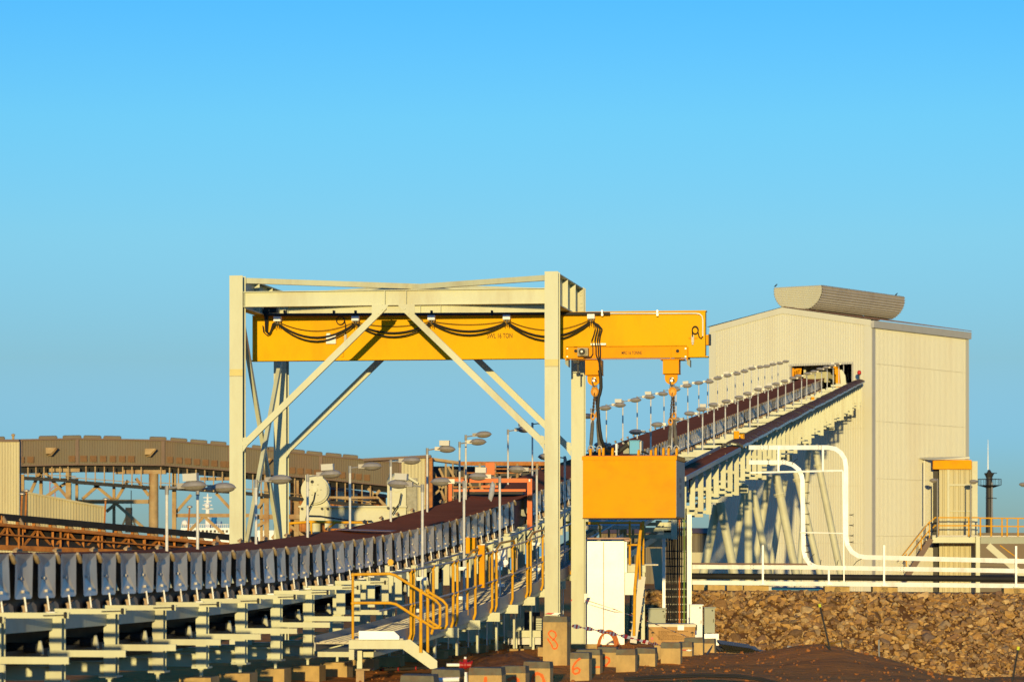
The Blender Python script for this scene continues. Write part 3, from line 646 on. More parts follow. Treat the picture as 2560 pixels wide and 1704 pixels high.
mb = MB(); mb.tube([W(532, 1312, 705), W(537, 1290, 706)], [.7, .6], 8); fbox(mb, 512, 552, 1302, 1319, 706, 3); part('funnel', mb, BLUE, ship)
mb = MB()
for i in range(24): mb.tube([W(454 + i * 5, 1319, 700.1), W(454 + i * 5, 1309, 700.1)], .07, 4)
mb.tube([W(454, 1310, 700.1), W(572, 1310, 700.1)], .07, 4); part('deck_railing', mb, SHIPW, ship)
mb = MB(); mb.ball(W(462, 1307, 701), .75, .75, .75, 8, 6); part('radome', mb, SHIPW, ship, smooth=True)
# a second, dark mast behind
mb = MB(); mb.tube([W(322, 1330, 640), W(322, 1268, 640)], .7, 8); mb.tube([W(328, 1268, 640), W(328, 1225, 640)], .08, 4)
for s in (-1, 1): mb.bar(W(322 + s * 20, 1322, 640), W(322 + s * 4, 1285, 640), .3, .3)
for i in range(5): mb.bar(W(322 - 5 - i * 3.5, 1290 + i * 7, 640), W(322 + 5 + i * 3.5, 1290 + i * 7, 640), .2, .2)
solo('ship_mast', mb, DARK, 'dark stepped mast with whip aerial behind the rusty trestle', 'mast', W(322, 1372, 640))
# lattice mast (red and white) far left
mb = MB()
for s in (-1, 1): mb.bar(W(131 + s * 8, 1330, 620), W(131 + s * 6, 1195, 620), .2, .2)
for i in range(9): mb.bar(W(124, 1330 - i * 15, 620), W(138, 1318 - i * 15, 620), .14, .14)
solo('lattice_mast', mb, mat('faded_red_steel', (.35, .16, .15), .7), 'thin faded red lattice mast far off under the gallery', 'mast', W(131, 1372, 620))

# ------------------------------------------------------------------ rusty belt conveyor on the left
rc = thing('rusty_conveyor', 'old rusty belt conveyor with lattice truss and handrailed side below the gallery', 'conveyor', W(280, 1440, 132))
def rp(px, py): return W(px, py, 126 + px * .02)
mb = MB(); d_ = EY * 1.3
mb.hexa([rp(-60, 1294), rp(640, 1356), rp(640, 1356) + d_, rp(-60, 1294) + d_, rp(-60, 1277), rp(640, 1341), rp(640, 1341) + d_, rp(-60, 1277) + d_]); part('belt', mb, BLACK, rc)
mb = MB()
mb.bar(rp(-60, 1306) - EY * .06, rp(640, 1365) - EY * .06, .12, .14); mb.bar(rp(-60, 1365) - EY * .06, rp(640, 1392) - EY * .06, .12, .2); part('truss_chord', mb, RUST, rc)
for i in range(16):
    px = 5 + i * 41; k = (px + 60) / 700
    m = MB(); y_ = 1277 + 64 * k
    m.bar(rp(px - 2, y_ + 30) - EY * .08, rp(px - 2, y_ + 5) - EY * .08, .12, .1, up=EY); part('idler_bracket', m, RUST, rc); m = MB(); m.tube([rp(px + 1, y_ + 9) - EY * .1, rp(px + 10, y_ + 24) - EY * .1], .1, 8); part('idler_roller', m, IDLER, rc)
for i in range(18):
    px = -20 + i * 38; k = (px + 60) / 700; yt, yb = 1308 + 60 * k, 1362 + 28 * k
    m = MB(); m.bar(rp(px, yt), rp(px, yb), .07, .09); m.bar(rp(px, yt if i % 2 else yb) + EY * .04, rp(px + 38, (yb if i % 2 else yt) + 2) + EY * .04, .06, .08); part('lattice', m, RUST, rc)
for px in (51, 155, 258, 365, 470, 560):
    k = (px + 60) / 700; m = MB(); m.tube([rp(px, 1367 + 28 * k) - EY * .4, rp(px, 1308 + 60 * k) - EY * .4], .045, 6); part('handrail_post', m, ORANGE if False else RUST, rc)
for ya, yb in ((1307, 1368), (1330, 1380)):
    m = MB(); m.tube([rp(-60, ya) - EY * .4, rp(640, yb) - EY * .4], .035, 6); part('handrail', m, RUST, rc)
mb = MB(); mb.hexa([rp(-60, 1372), rp(640, 1400), rp(640, 1400) + d_, rp(-60, 1372) + d_, rp(-60, 1302) + EY * .9, rp(640, 1362) + EY * .9, rp(640, 1378) + d_, rp(-60, 1330) + d_]); part('return_belt', mb, DARK, rc)
for i, (px, py, lab) in enumerate(((55, 1234, 'lower lamp of the pair on rusty poles before the clad tower'), (66, 1226, 'higher lamp of the pair on rusty poles before the clad tower'), (264, 1247, 'rusty pole lamp before the starred trestle bracing'), (474, 1266, 'rusty pole lamp in front of the ship'))):
    t = thing('rusty_lamp', lab, 'lamp', rp(px - 3, 1330), 'small lamps on rusty poles along the old conveyor')
    m = MB(); m.tube([rp(px - 4, 1330), rp(px, py + 4)], .04, 6); part('pole', m, RUST, t)
    m = MB(); m.ball(rp(px, py), .13, .1, .06, 8, 5); part('lamp_head', m, LAMPM, t, smooth=True)
# ------------------------------------------------------------------ rusty steelwork behind the belt, centre
ct = thing('rust_stained_tower', 'pale corrugated tower with rusty corners behind the pulley frame', 'tower', W(1035, 1430, 285))
mb = ribbed(W(1004, 1430, 285), W(1064, 1430, 285), -1.2, lambda t: Zh(1143, 285), .28, .07, (0, -1, 0)); part('cladding', mb, WALLC, ct)
mb = MB(); fbox(mb, 1064, 1070, 1141, 1430, 284.8, .3); fbox(mb, 1073, 1081, 1143, 1430, 284.9, .3); part('rusty_corner', mb, RUST, ct)
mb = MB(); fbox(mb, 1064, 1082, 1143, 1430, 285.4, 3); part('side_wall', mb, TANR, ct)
mb = MB(); mb.bar(W(910, 1150, 286), W(1078, 1141, 286), 3, .25); part('roof_edge', mb, TANR, ct)
ss = thing('open_steel_frame', 'rusty open steel frame of beams and bracing behind the brown belt', 'steel frame', W(1220, 1430, 290))
mb = MB(); mb.prism([W(1080, 1143, 290), W(1150, 1153, 290), W(1370, 1153, 290), W(1370, 1163, 290), W(1150, 1160, 290), W(1080, 1150, 290)], EY * 4); part('roof_beam', mb, RUSTP, ss)
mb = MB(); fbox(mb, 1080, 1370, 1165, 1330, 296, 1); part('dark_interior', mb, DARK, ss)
mb = MB(); fbox(mb, 1150, 1370, 1153, 1163, 289.6, .3); part('rusty_fascia', mb, RUST, ss)
for px, w_ in ((1112, 5), (1130, 4), (1160, 6), (1197, 5), (1235, 5), (1290, 6), (1340, 6)):
    m = MB(); fbox(m, px, px + w_, 1158, 1430, 289.2, .3); part('column', m, RUSTP, ss)
for x0, y0, x1, y1 in ((1085, 1180, 1112, 1250), (1098, 1170, 1110, 1196), (1120, 1165, 1140, 1200), (1170, 1200, 1190, 1240), (1080, 1240, 1110, 1215), (1200, 1215, 1230, 1250)):
    m = MB(); m.bar(W(x0, y0, 288.8), W(x1, y1, 288.8), .2, .22, up=EY); part('brace', m, RUSTP, ss)
for x0, x1, y_ in ((1082, 1160, 1192), (1130, 1200, 1215), (1160, 1290, 1180), (1230, 1370, 1170)):
    m = MB(); fbox(m, x0, x1, y_, y_ + 3, 288.5, .2); part('rail', m, RUST, ss)
# ------------------------------------------------------------------ the long conveyor
conv = thing('belt_conveyor', 'long brown belt conveyor climbing under the gantry into the cream shed', 'conveyor', CV(40, 0, z=0))
ZS = [24 + i * .9 for i in range(int((183 - 24) / .9))]
def sweep(prof, zs, closed=False):        # (u, dz) profile along the conveyor
    mb = MB(); k = len(prof)
    for Z in zs:
        for u, dz in prof: mb.v.append(CV(Z, u, dz))
    for j in range(len(zs) - 1):
        for i in range(k if closed else k - 1):
            i2 = (i + 1) % k
            mb.f.append([j * k + i, j * k + i2, (j + 1) * k + i2, (j + 1) * k + i]); mb.m.append(0)
    if closed: mb.f.append(list(range(k))); mb.f.append([(len(zs) - 1) * k + i for i in range(k)]); mb.m += [0, 0]
    return mb
o = part('carry_belt', sweep([(-.05, -.02), (-.10, .005), (-.3, -.035), (-.65, -.05), (-1.0, -.035), (-1.27, .005), (-1.31, -.03), (-1.0, -.3), (-.65, -.4), (-.35, -.3)], ZS, True), BELT, conv, smooth=True)
part('return_belt', sweep([(-.22, -1.0), (-1.3, -1.0), (-1.3, -1.12), (-.22, -1.12)], ZS, True), BLACK, conv)
part('shade_sheet', sweep([(-.62, -.3), (-.66, -.3), (-.66, -1.25), (-.62, -1.25)], ZS, True), BLACK, conv)  # black sheet added to stand for the shade between the posts
part('shade_sheet', sweep([(-.10, -.03), (-.13, -.03), (-.13, -.60), (-.10, -.60)], ZS, True), BLACK, conv)  # black sheet added behind the panel gaps to stand for their shade
part('stringer', sweep([(-.03, -.62), (-.12, -.62), (-.12, -.64), (-.05, -.64), (-.05, -.78), (-.12, -.78), (-.12, -.80), (-.03, -.80)], ZS, True), CREAM, conv, 'near side cream stringer under the grey panels')
part('stringer', sweep([(-1.3, -.62), (-1.4, -.62), (-1.4, -.80), (-1.3, -.80)], ZS, True), CREAM, conv)
# grey side panels with a pressed cross
pm = MB(); hw, ht, bt = .308, -.005, -.462
o_ = .014
P = [V((-hw, 0, bt + .02)), V((-hw + .04, 0, bt)), V((hw - .04, 0, bt)), V((hw, 0, bt + .02)), V((hw, 0, ht)), V((-hw, 0, ht))]
cz = (ht + bt) / 2
ce = V((0, .055, cz - .02)); c2 = V((.0, .04, cz + .10))
for i, j in ((0, 1), (1, 2), (2, 3)): pm.face([P[i], P[j], ce])
pm.face([P[3], P[4], c2, ce]); pm.face([P[4], P[5], c2]); pm.face([P[5], P[0], ce, c2])
for z_, y_ in ((cz - .02, .05), (bt + .075, .02)): pm.tube([V((0, y_, z_)), V((0, y_ - .03, z_))], .016, 6)
0; 0 and pm.bar(V((hw, .012, ht)), V((hw, .012, bt + .03)), .02, .004, up=V((1, 0, 0)))
PM = pm.mesh('side_panel', PANEL)
im = MB(); im.prism([V((-.28, -.02, -.63)), V((-.26, -.02, -.53)), V((-.05, -.02, -.50)), V((.05, -.02, -.53)), V((.09, -.02, -.63))], V((0, .06, 0)))
IM = im.mesh('idler_bracket', IDLER)
im = MB(); im.tube([V((-.07, -.03, -.005)), V((-.03, -.035, -.03)), V((.05, -.03, -.085)), V((.075, -.03, -.10))], [.018, .026, .026, .016], 8)
RL = im.mesh('idler_end', mat('scuffed_idler_end', (.5, .38, .22), .5, .3, var=.3, scale=12), smooth=True)
xm = MB(); xm.bar(V((0, -.01, -.44)), V((0, -.03, -.59)), .02, .015, up=V((0, 1, 0))); xm.box(V((.07, -.05, -.615)), V((.12, 0, 0)), V((0, .09, 0)), V((0, 0, .02)))
XM = xm.mesh('panel_strap', GALVW)
nm = MB(); nm.prism([V((.02, -.02, -.44)), V((.07, -.02, -.36)), V((.09, -.02, -.30)), V((.07, -.02, -.42))], V((0, .1, 0))); NM = nm.mesh('cream_gusset', CREAM)
fm = MB(); fm.box(V((0, 0, .0)), V((.22, 0, 0)), V((0, .03, 0)), V((0, 0, .05))); fm.tube([V((.09, -.03, .0)), V((.12, .03, .03))], .015, 6); FM = fm.mesh('far_bracket', IDLER)
rp_ = random.Random(3)
for k in range(-3, 190):
    Z = 32.38 + .77 * k
    if abs(Z - 66.2) < .45 or abs(Z - 65.43) < .2: continue
    inst('side_panel', PM, conv, CV(Z, .0), (rp_.uniform(-.06, .035), -math.atan(slope(Z)) + rp_.uniform(-.012, .012), AZ + PI / 2 + rp_.uniform(-.05, .05)))
    inst('idler_bracket', IM, conv, CV(Z + .385, -.03), (0, -math.atan(slope(Z)), AZ + PI / 2))
    inst('idler_end', RL, conv, CV(Z + .385, -.03), (rp_.uniform(-.1, .1), -math.atan(slope(Z)), AZ + PI / 2))
    if Z < 75:
        inst('panel_strap', XM, conv, CV(Z, -.01), (0, 0, AZ + PI / 2 + .5))
        if Z > 36: inst('cream_gusset', NM, conv, CV(Z - .385, .0, .02), (0, 0, AZ + PI / 2 + .9))
for k in range(-2, 86):                   # far side caps that toothed the skyline of the belt
    Z = 38 + 1.54 * k
    if Z < 178: inst('far_bracket', FM, conv, CV(Z, -1.36, .02), (0, -math.atan(slope(Z)), AZ - PI / 2))
# bents
def bzx(Z): return max(.16, .51 - .0128 * (Z - 33.5))
for k in range(-3, 19):
    Z = 33.52 + 2.03 * k; b0 = bzx(Z); z0 = zt(Z) - .60
    m = MB(); m.ibeam(CV(Z, 0, z=b0 + .02), CV(Z, 0, z=z0), .15, .134, .012, .01, up=N)
    m.v = []; m.f = []; m.m = []
    m.bx(CV(Z - .068, 0, z=(b0 + z0) / 2), .134, .014, z0 - b0); m.bx(CV(Z + .068, 0, z=(b0 + z0) / 2), .134, .014, z0 - b0); m.bx(CV(Z, 0, z=(b0 + z0) / 2), .012, .118, z0 - b0)
    part('bent_post', m, CREAM, conv)
    m = MB(); m.bx(CV(Z, -1.36, z=(b0 + z0) / 2), .13, .15, z0 - b0); part('bent_post', m, CREAM, conv)
    m = MB(); m.ibeam(CV(Z, -.075, z=b0 + .09), CV(Z, -1.29, z=b0 + .09), .12, .16, .012, .012); part('base_beam', m, CREAM, conv)
    m = MB(); m.bx(CV(Z - .02, 0, z=b0 + .0), .20, .26, .022); m.bx(CV(Z - .1, .01, z=b0 - .06), .034, .034, .10); m.bx(CV(Z - .1, .01, z=b0 - .02), .07, .06, .018); part('base_plate', m, CREAM, conv)
    if Z < 49:
        for dz, h in ((-.605, .055), (-1.045, .07)):
            m = MB(); u0, u1 = -.07, .765
            y = CV(Z - .105, (u0 + u1) / 2, dz + (1.85 - zt(Z)) * .0)
            m.bx(y, u1 - u0, .012, h); m.bx(y + D * .03 + UP * (h / 2 - .004), u1 - u0, .046, .008); m.bx(y + D * .03 - UP * (h / 2 - .004), u1 - u0, .046, .008)
            for q in (.03, .10): m.disc(CV(Z - .114, u0 + q, dz), D, .013, .012, 6)
            part('upper_outrigger' if dz > -.8 else 'lower_outrigger', m, CREAM, conv)
        m = MB(); m.disc(CV(Z - .14, .74, -.60), N, .032, .02, 10); m.bar(CV(Z - .15, .52, -.605), CV(Z - .14, .72, -.60), .012, .012); part('cable_eye', m, DARK, conv)
    elif Z < 72:
        m = MB(); zb = zt(Z) - 1.54
        m.prism([CV(Z - .02, 1.48, z=zb), CV(Z - .02, 1.48, z=zb + .15), CV(Z - .02, .62, z=zb + .15), CV(Z - .02, .34, z=zb)], D * .02)
        for q in (.04, .11): m.disc(CV(Z - .03, 1.42, z=zb + q), D, .014, .012, 6)
        m.bar(CV(Z, .34, z=zb + .1), CV(Z, 0, z=zb + .1), .05, .15); part('walkway_bracket', m, CREAM, conv)
        m = MB(); m.bx(CV(Z + .3, .55, z=(zb + b0) / 2), .02, .02, zb - b0 + .1); part('bracket_rod', m, GALVW, conv)
        m = MB(); m.bx(CV(Z, 1.1, z=(zb + b0 - .1) / 2), .035, .10, zb - b0 + .1); part('bracket_leg', m, CREAM, conv)
    # return roller end and hanging bracket seen between the posts
    m = MB(); c = CV(Z - .45, -.05, -1.0); m.tube([c + UP * .10, c, c - UP * .05 + N * .03], [.016, .035, .012], 8); part('roller_bracket', m, CREAM2, conv)
    m = MB(); m.tube([CV(Z - .4, -.1, -.98), CV(Z - .4, -1.25, -.98)], .055, 8); part('return_roller', m, DARK, conv)
    # concrete footing, a thing of its own
    c = CV(Z - .1, .0, z=0); top = b0 - .115
    m = MB(); jx = rp_.uniform(-.03, .03)
    q = [c + N * a * .2 + D * b_ * .22 + N * jx for a, b_ in ((-1, -1), (1, -1), (1, 1), (-1, 1))]
    m.hexa([p + UP * -.6 for p in q] + [p + UP * (top + rp_.uniform(-.008, .008)) for p in q])
    if k >= -2:
        where = f'{ORD[8 - k]} bent downhill of the stair platform' if k < 9 else f'{ORD[k - 9]} bent uphill of the stair platform'
        solo('concrete_footing', m, CONC, f'concrete footing under the {where}', 'footing', c, 'concrete footings under the conveyor bents')
# elevated part: bracket frames facing the camera
for k in range(0, 46):
    Z = 76.2 + 2.25 * k; kind = k % 4
    u = 2.12; h = (1.34, 1.08, .98, 1.14)[kind]; o0 = (-.24, -.20, -.17, -.20)[kind] + rp_.uniform(-.03, .03)
    m = MB(); m.bx(CV(Z, u, o0 - h / 2), .14, .03, h)
    for dz in (.06, h / 2, h - .07):
        for du in (-.032, .032): m.disc(CV(Z - .02, u + du, o0 - dz), D, .012, .012, 6)
    part('frame_plate', m, CREAM, conv)
    for j, dz in enumerate((-.05, -h * .5, -h + .06, -h - .10)):
        if j == 3 and kind == 0: continue
        m = MB(); ww = 1.25 + .12 * ((k + j) % 2); m.bx(CV(Z + .04, u - ww / 2 + (.06 if j == 3 else -.03), o0 + dz), ww, .05, .085)
        if j == 3:
            for du in (-.02, .035): m.disc(CV(Z + .01, u + du, o0 + dz), D, .011, .012, 6)
        part('frame_arm', m, CREAM, conv)
    for zz in (.2, .95, 1.7):
        m = MB(); m.bx(CV(Z + zz, .95, -.72), .20, .05, .44); part('walkway_stub', m, CREAM, conv)
for i in range(28):
    Z = 46.5 + i * 1.1; m = MB(); m.bx(CV(Z, .30, -.82), .13, .03, .40); part('shield_plate', m, CREAM, conv)
m = sweep([(.15, -1.02), (1.7, -1.02), (1.7, -1.10), (.15, -1.10)], [Z for Z in ZS if Z > 72], True); part('elevated_walkway', m, GRATE, conv)
# truss chords beneath the elevated part
part('lower_chord', sweep([(-.2, -1.75), (-.4, -1.75), (-.4, -1.6), (-.2, -1.6)], [Z for Z in ZS if Z > 72], True), CREAM, conv)
part('lower_chord', sweep([(1.5, -1.75), (1.3, -1.75), (1.3, -1.6), (1.5, -1.6)], [Z for Z in ZS if Z > 72], True), CREAM, conv)
# covered cable trough: open at the lower end, hood segments above
part('cable_trough', sweep([(1.70, -.1), (1.73, -.1), (1.73, -.22), (2.29, -.22), (2.29, -.14), (2.33, -.14), (2.33, -.25), (1.70, -.25)], [77 + i * .9 for i in range(19)], True), GALV, conv)
part('spilt_ore', sweep([(1.74, -.18), (2.0, -.14), (2.28, -.19)], [77.2 + i * .6 for i in range(29)]), BELT, conv)
sg = MB()
hp = [(-.34, -.16), (-.30, -.06), (.02, .035), (.20, -.01), (.33, -.07), (.34, -.15), (.30, -.15), (.29, -.13), (.18, -.05), (.02, .0), (-.29, -.10), (-.31, -.16)]
for y in (0, 1.98): sg.v += [V((x, y, z)) for x, z in hp]
kk = len(hp)
for i in range(kk): sg.f.append([i, (i + 1) % kk, kk + (i + 1) % kk, kk + i]); sg.m.append(0 if i < 4 else 1)
sg.f.append(list(range(kk))[::-1]); sg.f.append([kk + i for i in range(kk)]); sg.m += [2, 2]
for y in (.02, 1.0):
    b_ = len(sg.v)
    for dy in (0, .05): sg.v += [V((x * 1.02, y + dy, z + .012)) for x, z in hp[:6]]
    for i in range(5): sg.f.append([b_ + i, b_ + i + 1, b_ + 6 + i + 1, b_ + 6 + i]); sg.m.append(1 if i >= 3 else 2)
HOODB = mat('rusty_hood_sheet', (.24, .115, .075), .75, 0, var=.3, scale=3, dirt=(.36, .27, .22), dirt_amt=.4, dirt_scale=2, spec=.0)
SG = sg.mesh('hood_segment', [HOODB, mat('hood_side_sheet', (.40, .37, .35), .4, .3, var=.25, scale=5), DARK])
for k in range(42):
    Z = 93.5 + 2.0 * k
    inst('hood_segment', SG, conv, CV(Z, 2.03, -.02 + rp_.uniform(-.012, .012)), (math.atan(slope(Z)), rp_.uniform(-.035, .035), AZ))
# belt joints: faint lighter splice strips
for Z in (52.5, 66.9):
    m = MB(); m.prism([CV(Z, -.12, .012), CV(Z + .5, -.12, .012), CV(Z + 1.3, -1.22, .012), CV(Z + .8, -1.22, .012)], UP * .004); part('belt_splice', m, mat('belt_splice_rubber', (.3, .2, .19), .8), conv)

# trestles carrying the elevated part
def tubeleg(t, x0, y0, x1, y1, Z, r, fl=None):
    m = MB(); m.tube([W(x0, y0, Z), W(x1, y1, Z)], r, 14); p = part('leg', m, CREAM2, t, smooth=True)
    if fl:
        k = (fl - y0) / (y1 - y0); c = W(x0 + (x1 - x0) * k, fl, Z); ax = (W(x1, y1, Z) - W(x0, y0, Z))
        m = MB(); m.disc(c, ax, r * 1.5, .07, 16); m.disc(c + ax.normalized() * .08, ax, r * 1.35, .05, 16)
        part('flange', m, CREAM2, p)
for lab, legs in (('lowest conveyor trestle with splayed round legs closest to the yellow box', ((1800, 1255, 1842, 1465, 104, .145), (1793, 1262, 1752, 1465, 104.4, .145))),
                  ('conveyor trestle with one upright and one leaning leg behind the white pipe rails', ((1871, 1225, 1871, 1465, 112, .145), (1882, 1225, 1928, 1465, 114, .13), (1862, 1230, 1820, 1465, 115, .13))),
                  ('middle conveyor trestle with a tall flanged leg', ((1940, 1185, 1996, 1465, 126, .17, 1234), (1922, 1190, 1878, 1465, 127, .15))),
                  ('conveyor trestle crossing the lower white tray loop', ((1990, 1180, 2057, 1465, 138, .145, 1196), (1962, 1200, 1921, 1465, 139, .14))),
                  ('uppermost conveyor trestle with flanged leg against the shed wall', ((2036, 1110, 2108, 1465, 158, .175, 1161), (2022, 1120, 1995, 1465, 159, .15)))):
    t = thing('conveyor_trestle', lab, 'trestle', W(legs[0][2], 1490, legs[0][4]), 'round legged trestles under the conveyor')
    for q in legs: tubeleg(t, *q)
    # cross head under the conveyor
    Z = legs[0][4]; m = MB(); m.bx(CV(Z, .5, -1.95), 2.4, .3, .25); part('cross_head', m, CREAM2, t)
t = thing('leaning_leg', 'blue-shaded tapering leg behind the vertical cable tray', 'support leg', W(1655, 1530, 88))
m = MB(); m.hexa([W(1648, 1545, 88), W(1660, 1545, 88), W(1660, 1545, 88) + EY * .3, W(1648, 1545, 88) + EY * .3, W(1626, 1370, 88), W(1654, 1370, 88), W(1654, 1370, 88) + EY * .3, W(1626, 1370, 88) + EY * .3]); part('leg', m, CREAM2, t)

# ------------------------------------------------------------------ orange portal frame over the belt
of = thing('orange_portal_frame', 'orange steel portal frame standing over the brown belt', 'portal frame', CV(66.6, 0, z=0))
Zo = 66.6
for u, zb in ((.09, -.70), (-1.60, -.5)):
    m = MB(); m.bx(CV(Zo, u, (zb + .36) / 2), .10, .10, .36 - zb); part('post', m, ORANGE, of)
m = MB(); m.bx(CV(Zo, -.755, .325), 1.58, .09, .085); part('top_beam', m, ORANGE, of)
m = MB(); m.bx(CV(Zo, -.755, .12), 1.52, .08, .05); m.bx(CV(Zo, -.755, .20), .35, .05, .05); part('lower_beam', m, ORANGE, of)
m = MB(); m.bx(CV(Zo, -.755, .065), 1.4, .06, .05); part('rubber_seal', m, BLACK, of)
m = MB(); m.bx(CV(Zo + .2, -.78, .56), .19, .03, .25); part('panel', m, ORANGE, of, 'square orange panel raised above the frame')
m = MB(); m.bx(CV(Zo - .06, -1.60, .33), .03, .012, .05); m.bx(CV(Zo - .06, .09, .33), .03, .012, .05); part('white_tag', m, WHITE, of)
m = MB(); p = CV(Zo - 9, -.24, .62)
p = W(1229, 1230, 56); m.tube([W(1231, 1203, 56), W(1232, 1212, 56), W(1229, 1232, 56), W(1226, 1246, 56), W(1228, 1253, 56)], [.012, .045, .05, .04, .006], 9)
solo('wrapped_bag', m, PLASTIC, 'crumpled clear plastic wrap hanging from a lamp above the orange frame', 'plastic wrap', p, smooth=True)

# ------------------------------------------------------------------ cream pulley frame behind the belt
pf = thing('pulley_frame', 'cream box beam frame carrying two round drive drums behind the belt', 'pulley frame', W(800, 1500, 76))
ZP = 76
m = MB(); fbox(m, 812, 1015, 1268, 1320, ZP, .5); fbox(m, 749, 812, 1266, 1306, ZP - .06, .6); fbox(m, 746, 1017, 1263.5, 1267.5, ZP - .1, .7); part('box_beam', m, CREAM2, pf)
m = MB(); m.prism([W(751, 1265, ZP), W(826, 1265, ZP), W(812, 1240, ZP), W(806, 1215, ZP), W(768, 1215, ZP), W(764, 1240, ZP)], EY * .4); part('pedestal', m, CREAM2, pf)
m = MB(); m.disc(W(789, 1225, ZP) + EY * .1, EY, .34, .5, 26); m.disc(W(789, 1225, ZP) - EY * .19, EY, .30, .06, 26)
m.box(W(786, 1193, ZP) + EY * .1, EX * .42, EY * .45, UP * .12); part('drum', m, CREAM2, pf)
m = MB(); m.disc(W(789, 1224, ZP) - EY * .25, EY, .055, .06, 12); part('hub', m, CREAM, pf)
m = MB(); m.disc(W(782, 1204, ZP) - EY * .226, EY, .04, .012, 12)
for i in range(6):
    a_ = 2 * PI * i / 6; m.disc(W(789, 1224, ZP) + V((math.cos(a_), 0, math.sin(a_))) * .14 - EY * .226, EY, .012, .012, 6)
part('drum_hole', m, BLACK, pf)
m = MB()
for px, py in ((755, 1271), (805, 1271), (819, 1271), (970, 1269), (984, 1269)): m.disc(W(px, py, ZP - .12), EY, .032, .02, 8)
part('bolt', m, DARK, pf)
m = MB(); m.tube([W(787, 1300, ZP + .2), W(787, 1420, ZP + .2)], .14, 12); part('foot', m, CREAM2, pf, smooth=True)
m = MB(); fbox(m, 968, 1015, 1200, 1264, ZP, .5); m.disc(W(990, 1206, ZP) + EY * .2, EY, .22, .44, 20); m.box(W(990, 1195, ZP) + EY * .2, EX * .34, EY * .4, UP * .2); part('second_head', m, CREAM2, pf)
m = MB(); fbox(m, 1016, 1042, 1194, 1276, ZP + .1, .4); part('galvanised_side', m, SIDEG, pf)
m = MB(); m.bar(W(1013, 1188, ZP - .1), W(1046, 1208, ZP - .1), .5, .05); part('sloping_lid', m, CREAM2, pf)
for pts in (((788, 1230), (784, 1250), (770, 1275), (764, 1300)), ((768, 1288), (800, 1289), (850, 1297), (890, 1303), (930, 1301)), ((1003, 1232), (998, 1258), (986, 1275), (980, 1285))):
    m = MB(); m.tube([W(a, b, ZP - .3) for a, b in pts], .016, 6); part('cable', m, BLACK, pf)
hr_ = thing('yellow_guardrail', 'yellow tube guardrail in front of the cream pulley frame', 'guardrail', W(780, 1500, 73))
m = MB(); m.tube([W(716, 1308, 73), W(775, 1303, 73), W(860, 1305, 73), W(920, 1305, 73)], .03, 8); m.tube([W(822, 1318, 73), W(838, 1306, 73)], .025, 8); part('rail', m, RAIL, hr_)
for px in (722, 778):
    m = MB(); m.tube([W(px, 1304, 73), W(px, 1420, 73)], .028, 8); part('post', m, RAIL, hr_)

# ------------------------------------------------------------------ conveyor lamps
pole = MB(); pole.tube([V((0, 0, 0)), V((0, 0, 1))], .021, 8); POLE = pole.mesh('pole', mat('bright_lamp_pole', (.62, .60, .55), .4, .2, var=.12, scale=10), smooth=True)
armm = MB(); armm.tube([V((0, 0, -.02)), V((.14, 0, 0)), V((.2, 0, 0))], .014, 6); armm.tube([V((0, 0, -.10)), V((0, 0, .02))], .027, 8); ARM = armm.mesh('arm', GALV)
hd = MB(); hd.ball(V((.33, 0, 0)), .155, .075, .055, 14, 5, half=1); hd.box(V((.19, 0, .005)), V((.11, 0, 0)), V((0, .07, 0)), V((0, 0, .055))); hd.tube([V((.33 + .158 * math.cos(2 * PI * i / 14), .078 * math.sin(2 * PI * i / 14), -.003)) for i in range(14)], .008, 5, closed=True)
HEAD = hd.mesh('lamp_head', LAMPM, smooth=True)
ln_ = MB(); ln_.ball(V((.34, 0, -.006)), .14, .068, .048, 14, 5, half=-1); LENSM = ln_.mesh('lens', LENS, smooth=True)
bxm = MB(); bxm.box(V((.30, 0, .085)), V((.17, 0, 0)), V((0, .1, 0)), V((0, 0, .07))); bxm.box(V((.30, 0, .122)), V((.176, 0, 0)), V((0, .106, 0)), V((0, 0, .008))); BALL = bxm.mesh('ballast_box', mat('ballast_box_paint', (.5, .49, .45), .5, var=.08))
clm = MB(); clm.box(V((0, -.03, 0)), V((.13, 0, 0)), V((0, .02, 0)), V((0, 0, .045))); clm.tube([V((-.035, -.045, 0)), V((-.035, -.02, 0))], .008, 6); CLAMP = clm.mesh('clamp', WHITE)
def clamp_d(s):
    m = MB(); m.disc(V((s, -.045, 0)), (0, 1, 0), .008, .01, 6); return m
def conv_lamp(px, ytop, side, box, label, group, base_dz):
    K = 70000. if side < 0 else 88000.
    Z = pxZ(px, K); top = W(px, ytop, Z); zb = zt(Z) + base_dz; s = 1.0
    t = thing('conveyor_lamp', label, 'lamp', (top.x, top.y, zb), group, AZ if side > 0 else AZ + PI)
    h = top.z - zb
    inst('pole', POLE, t, (0, 0, 0), (0, 0, 0), (1, 1, h), world=False)
    inst('arm', ARM, t, (0, 0, h), (0, 0, 0), world=False)
    hdo = inst('lamp_head', HEAD, t, (0, 0, h), (rp_.uniform(-.04, .04), rp_.uniform(-.07, .01), rp_.uniform(-.08, .08)), (1.12, 1.15, 1.3), world=False)
    inst('lens', LENSM, hdo, (0, 0, 0), world=False)
    if box: inst('ballast_box', BALL, hdo, (0, 0, 0), world=False)
    if side < 0 and Z < 62:
        for dz in (.36, .84): inst('clamp', CLAMP, t, (0, 0, dz), (0, 0, PI), (1.3, 1, 1.2), world=False)
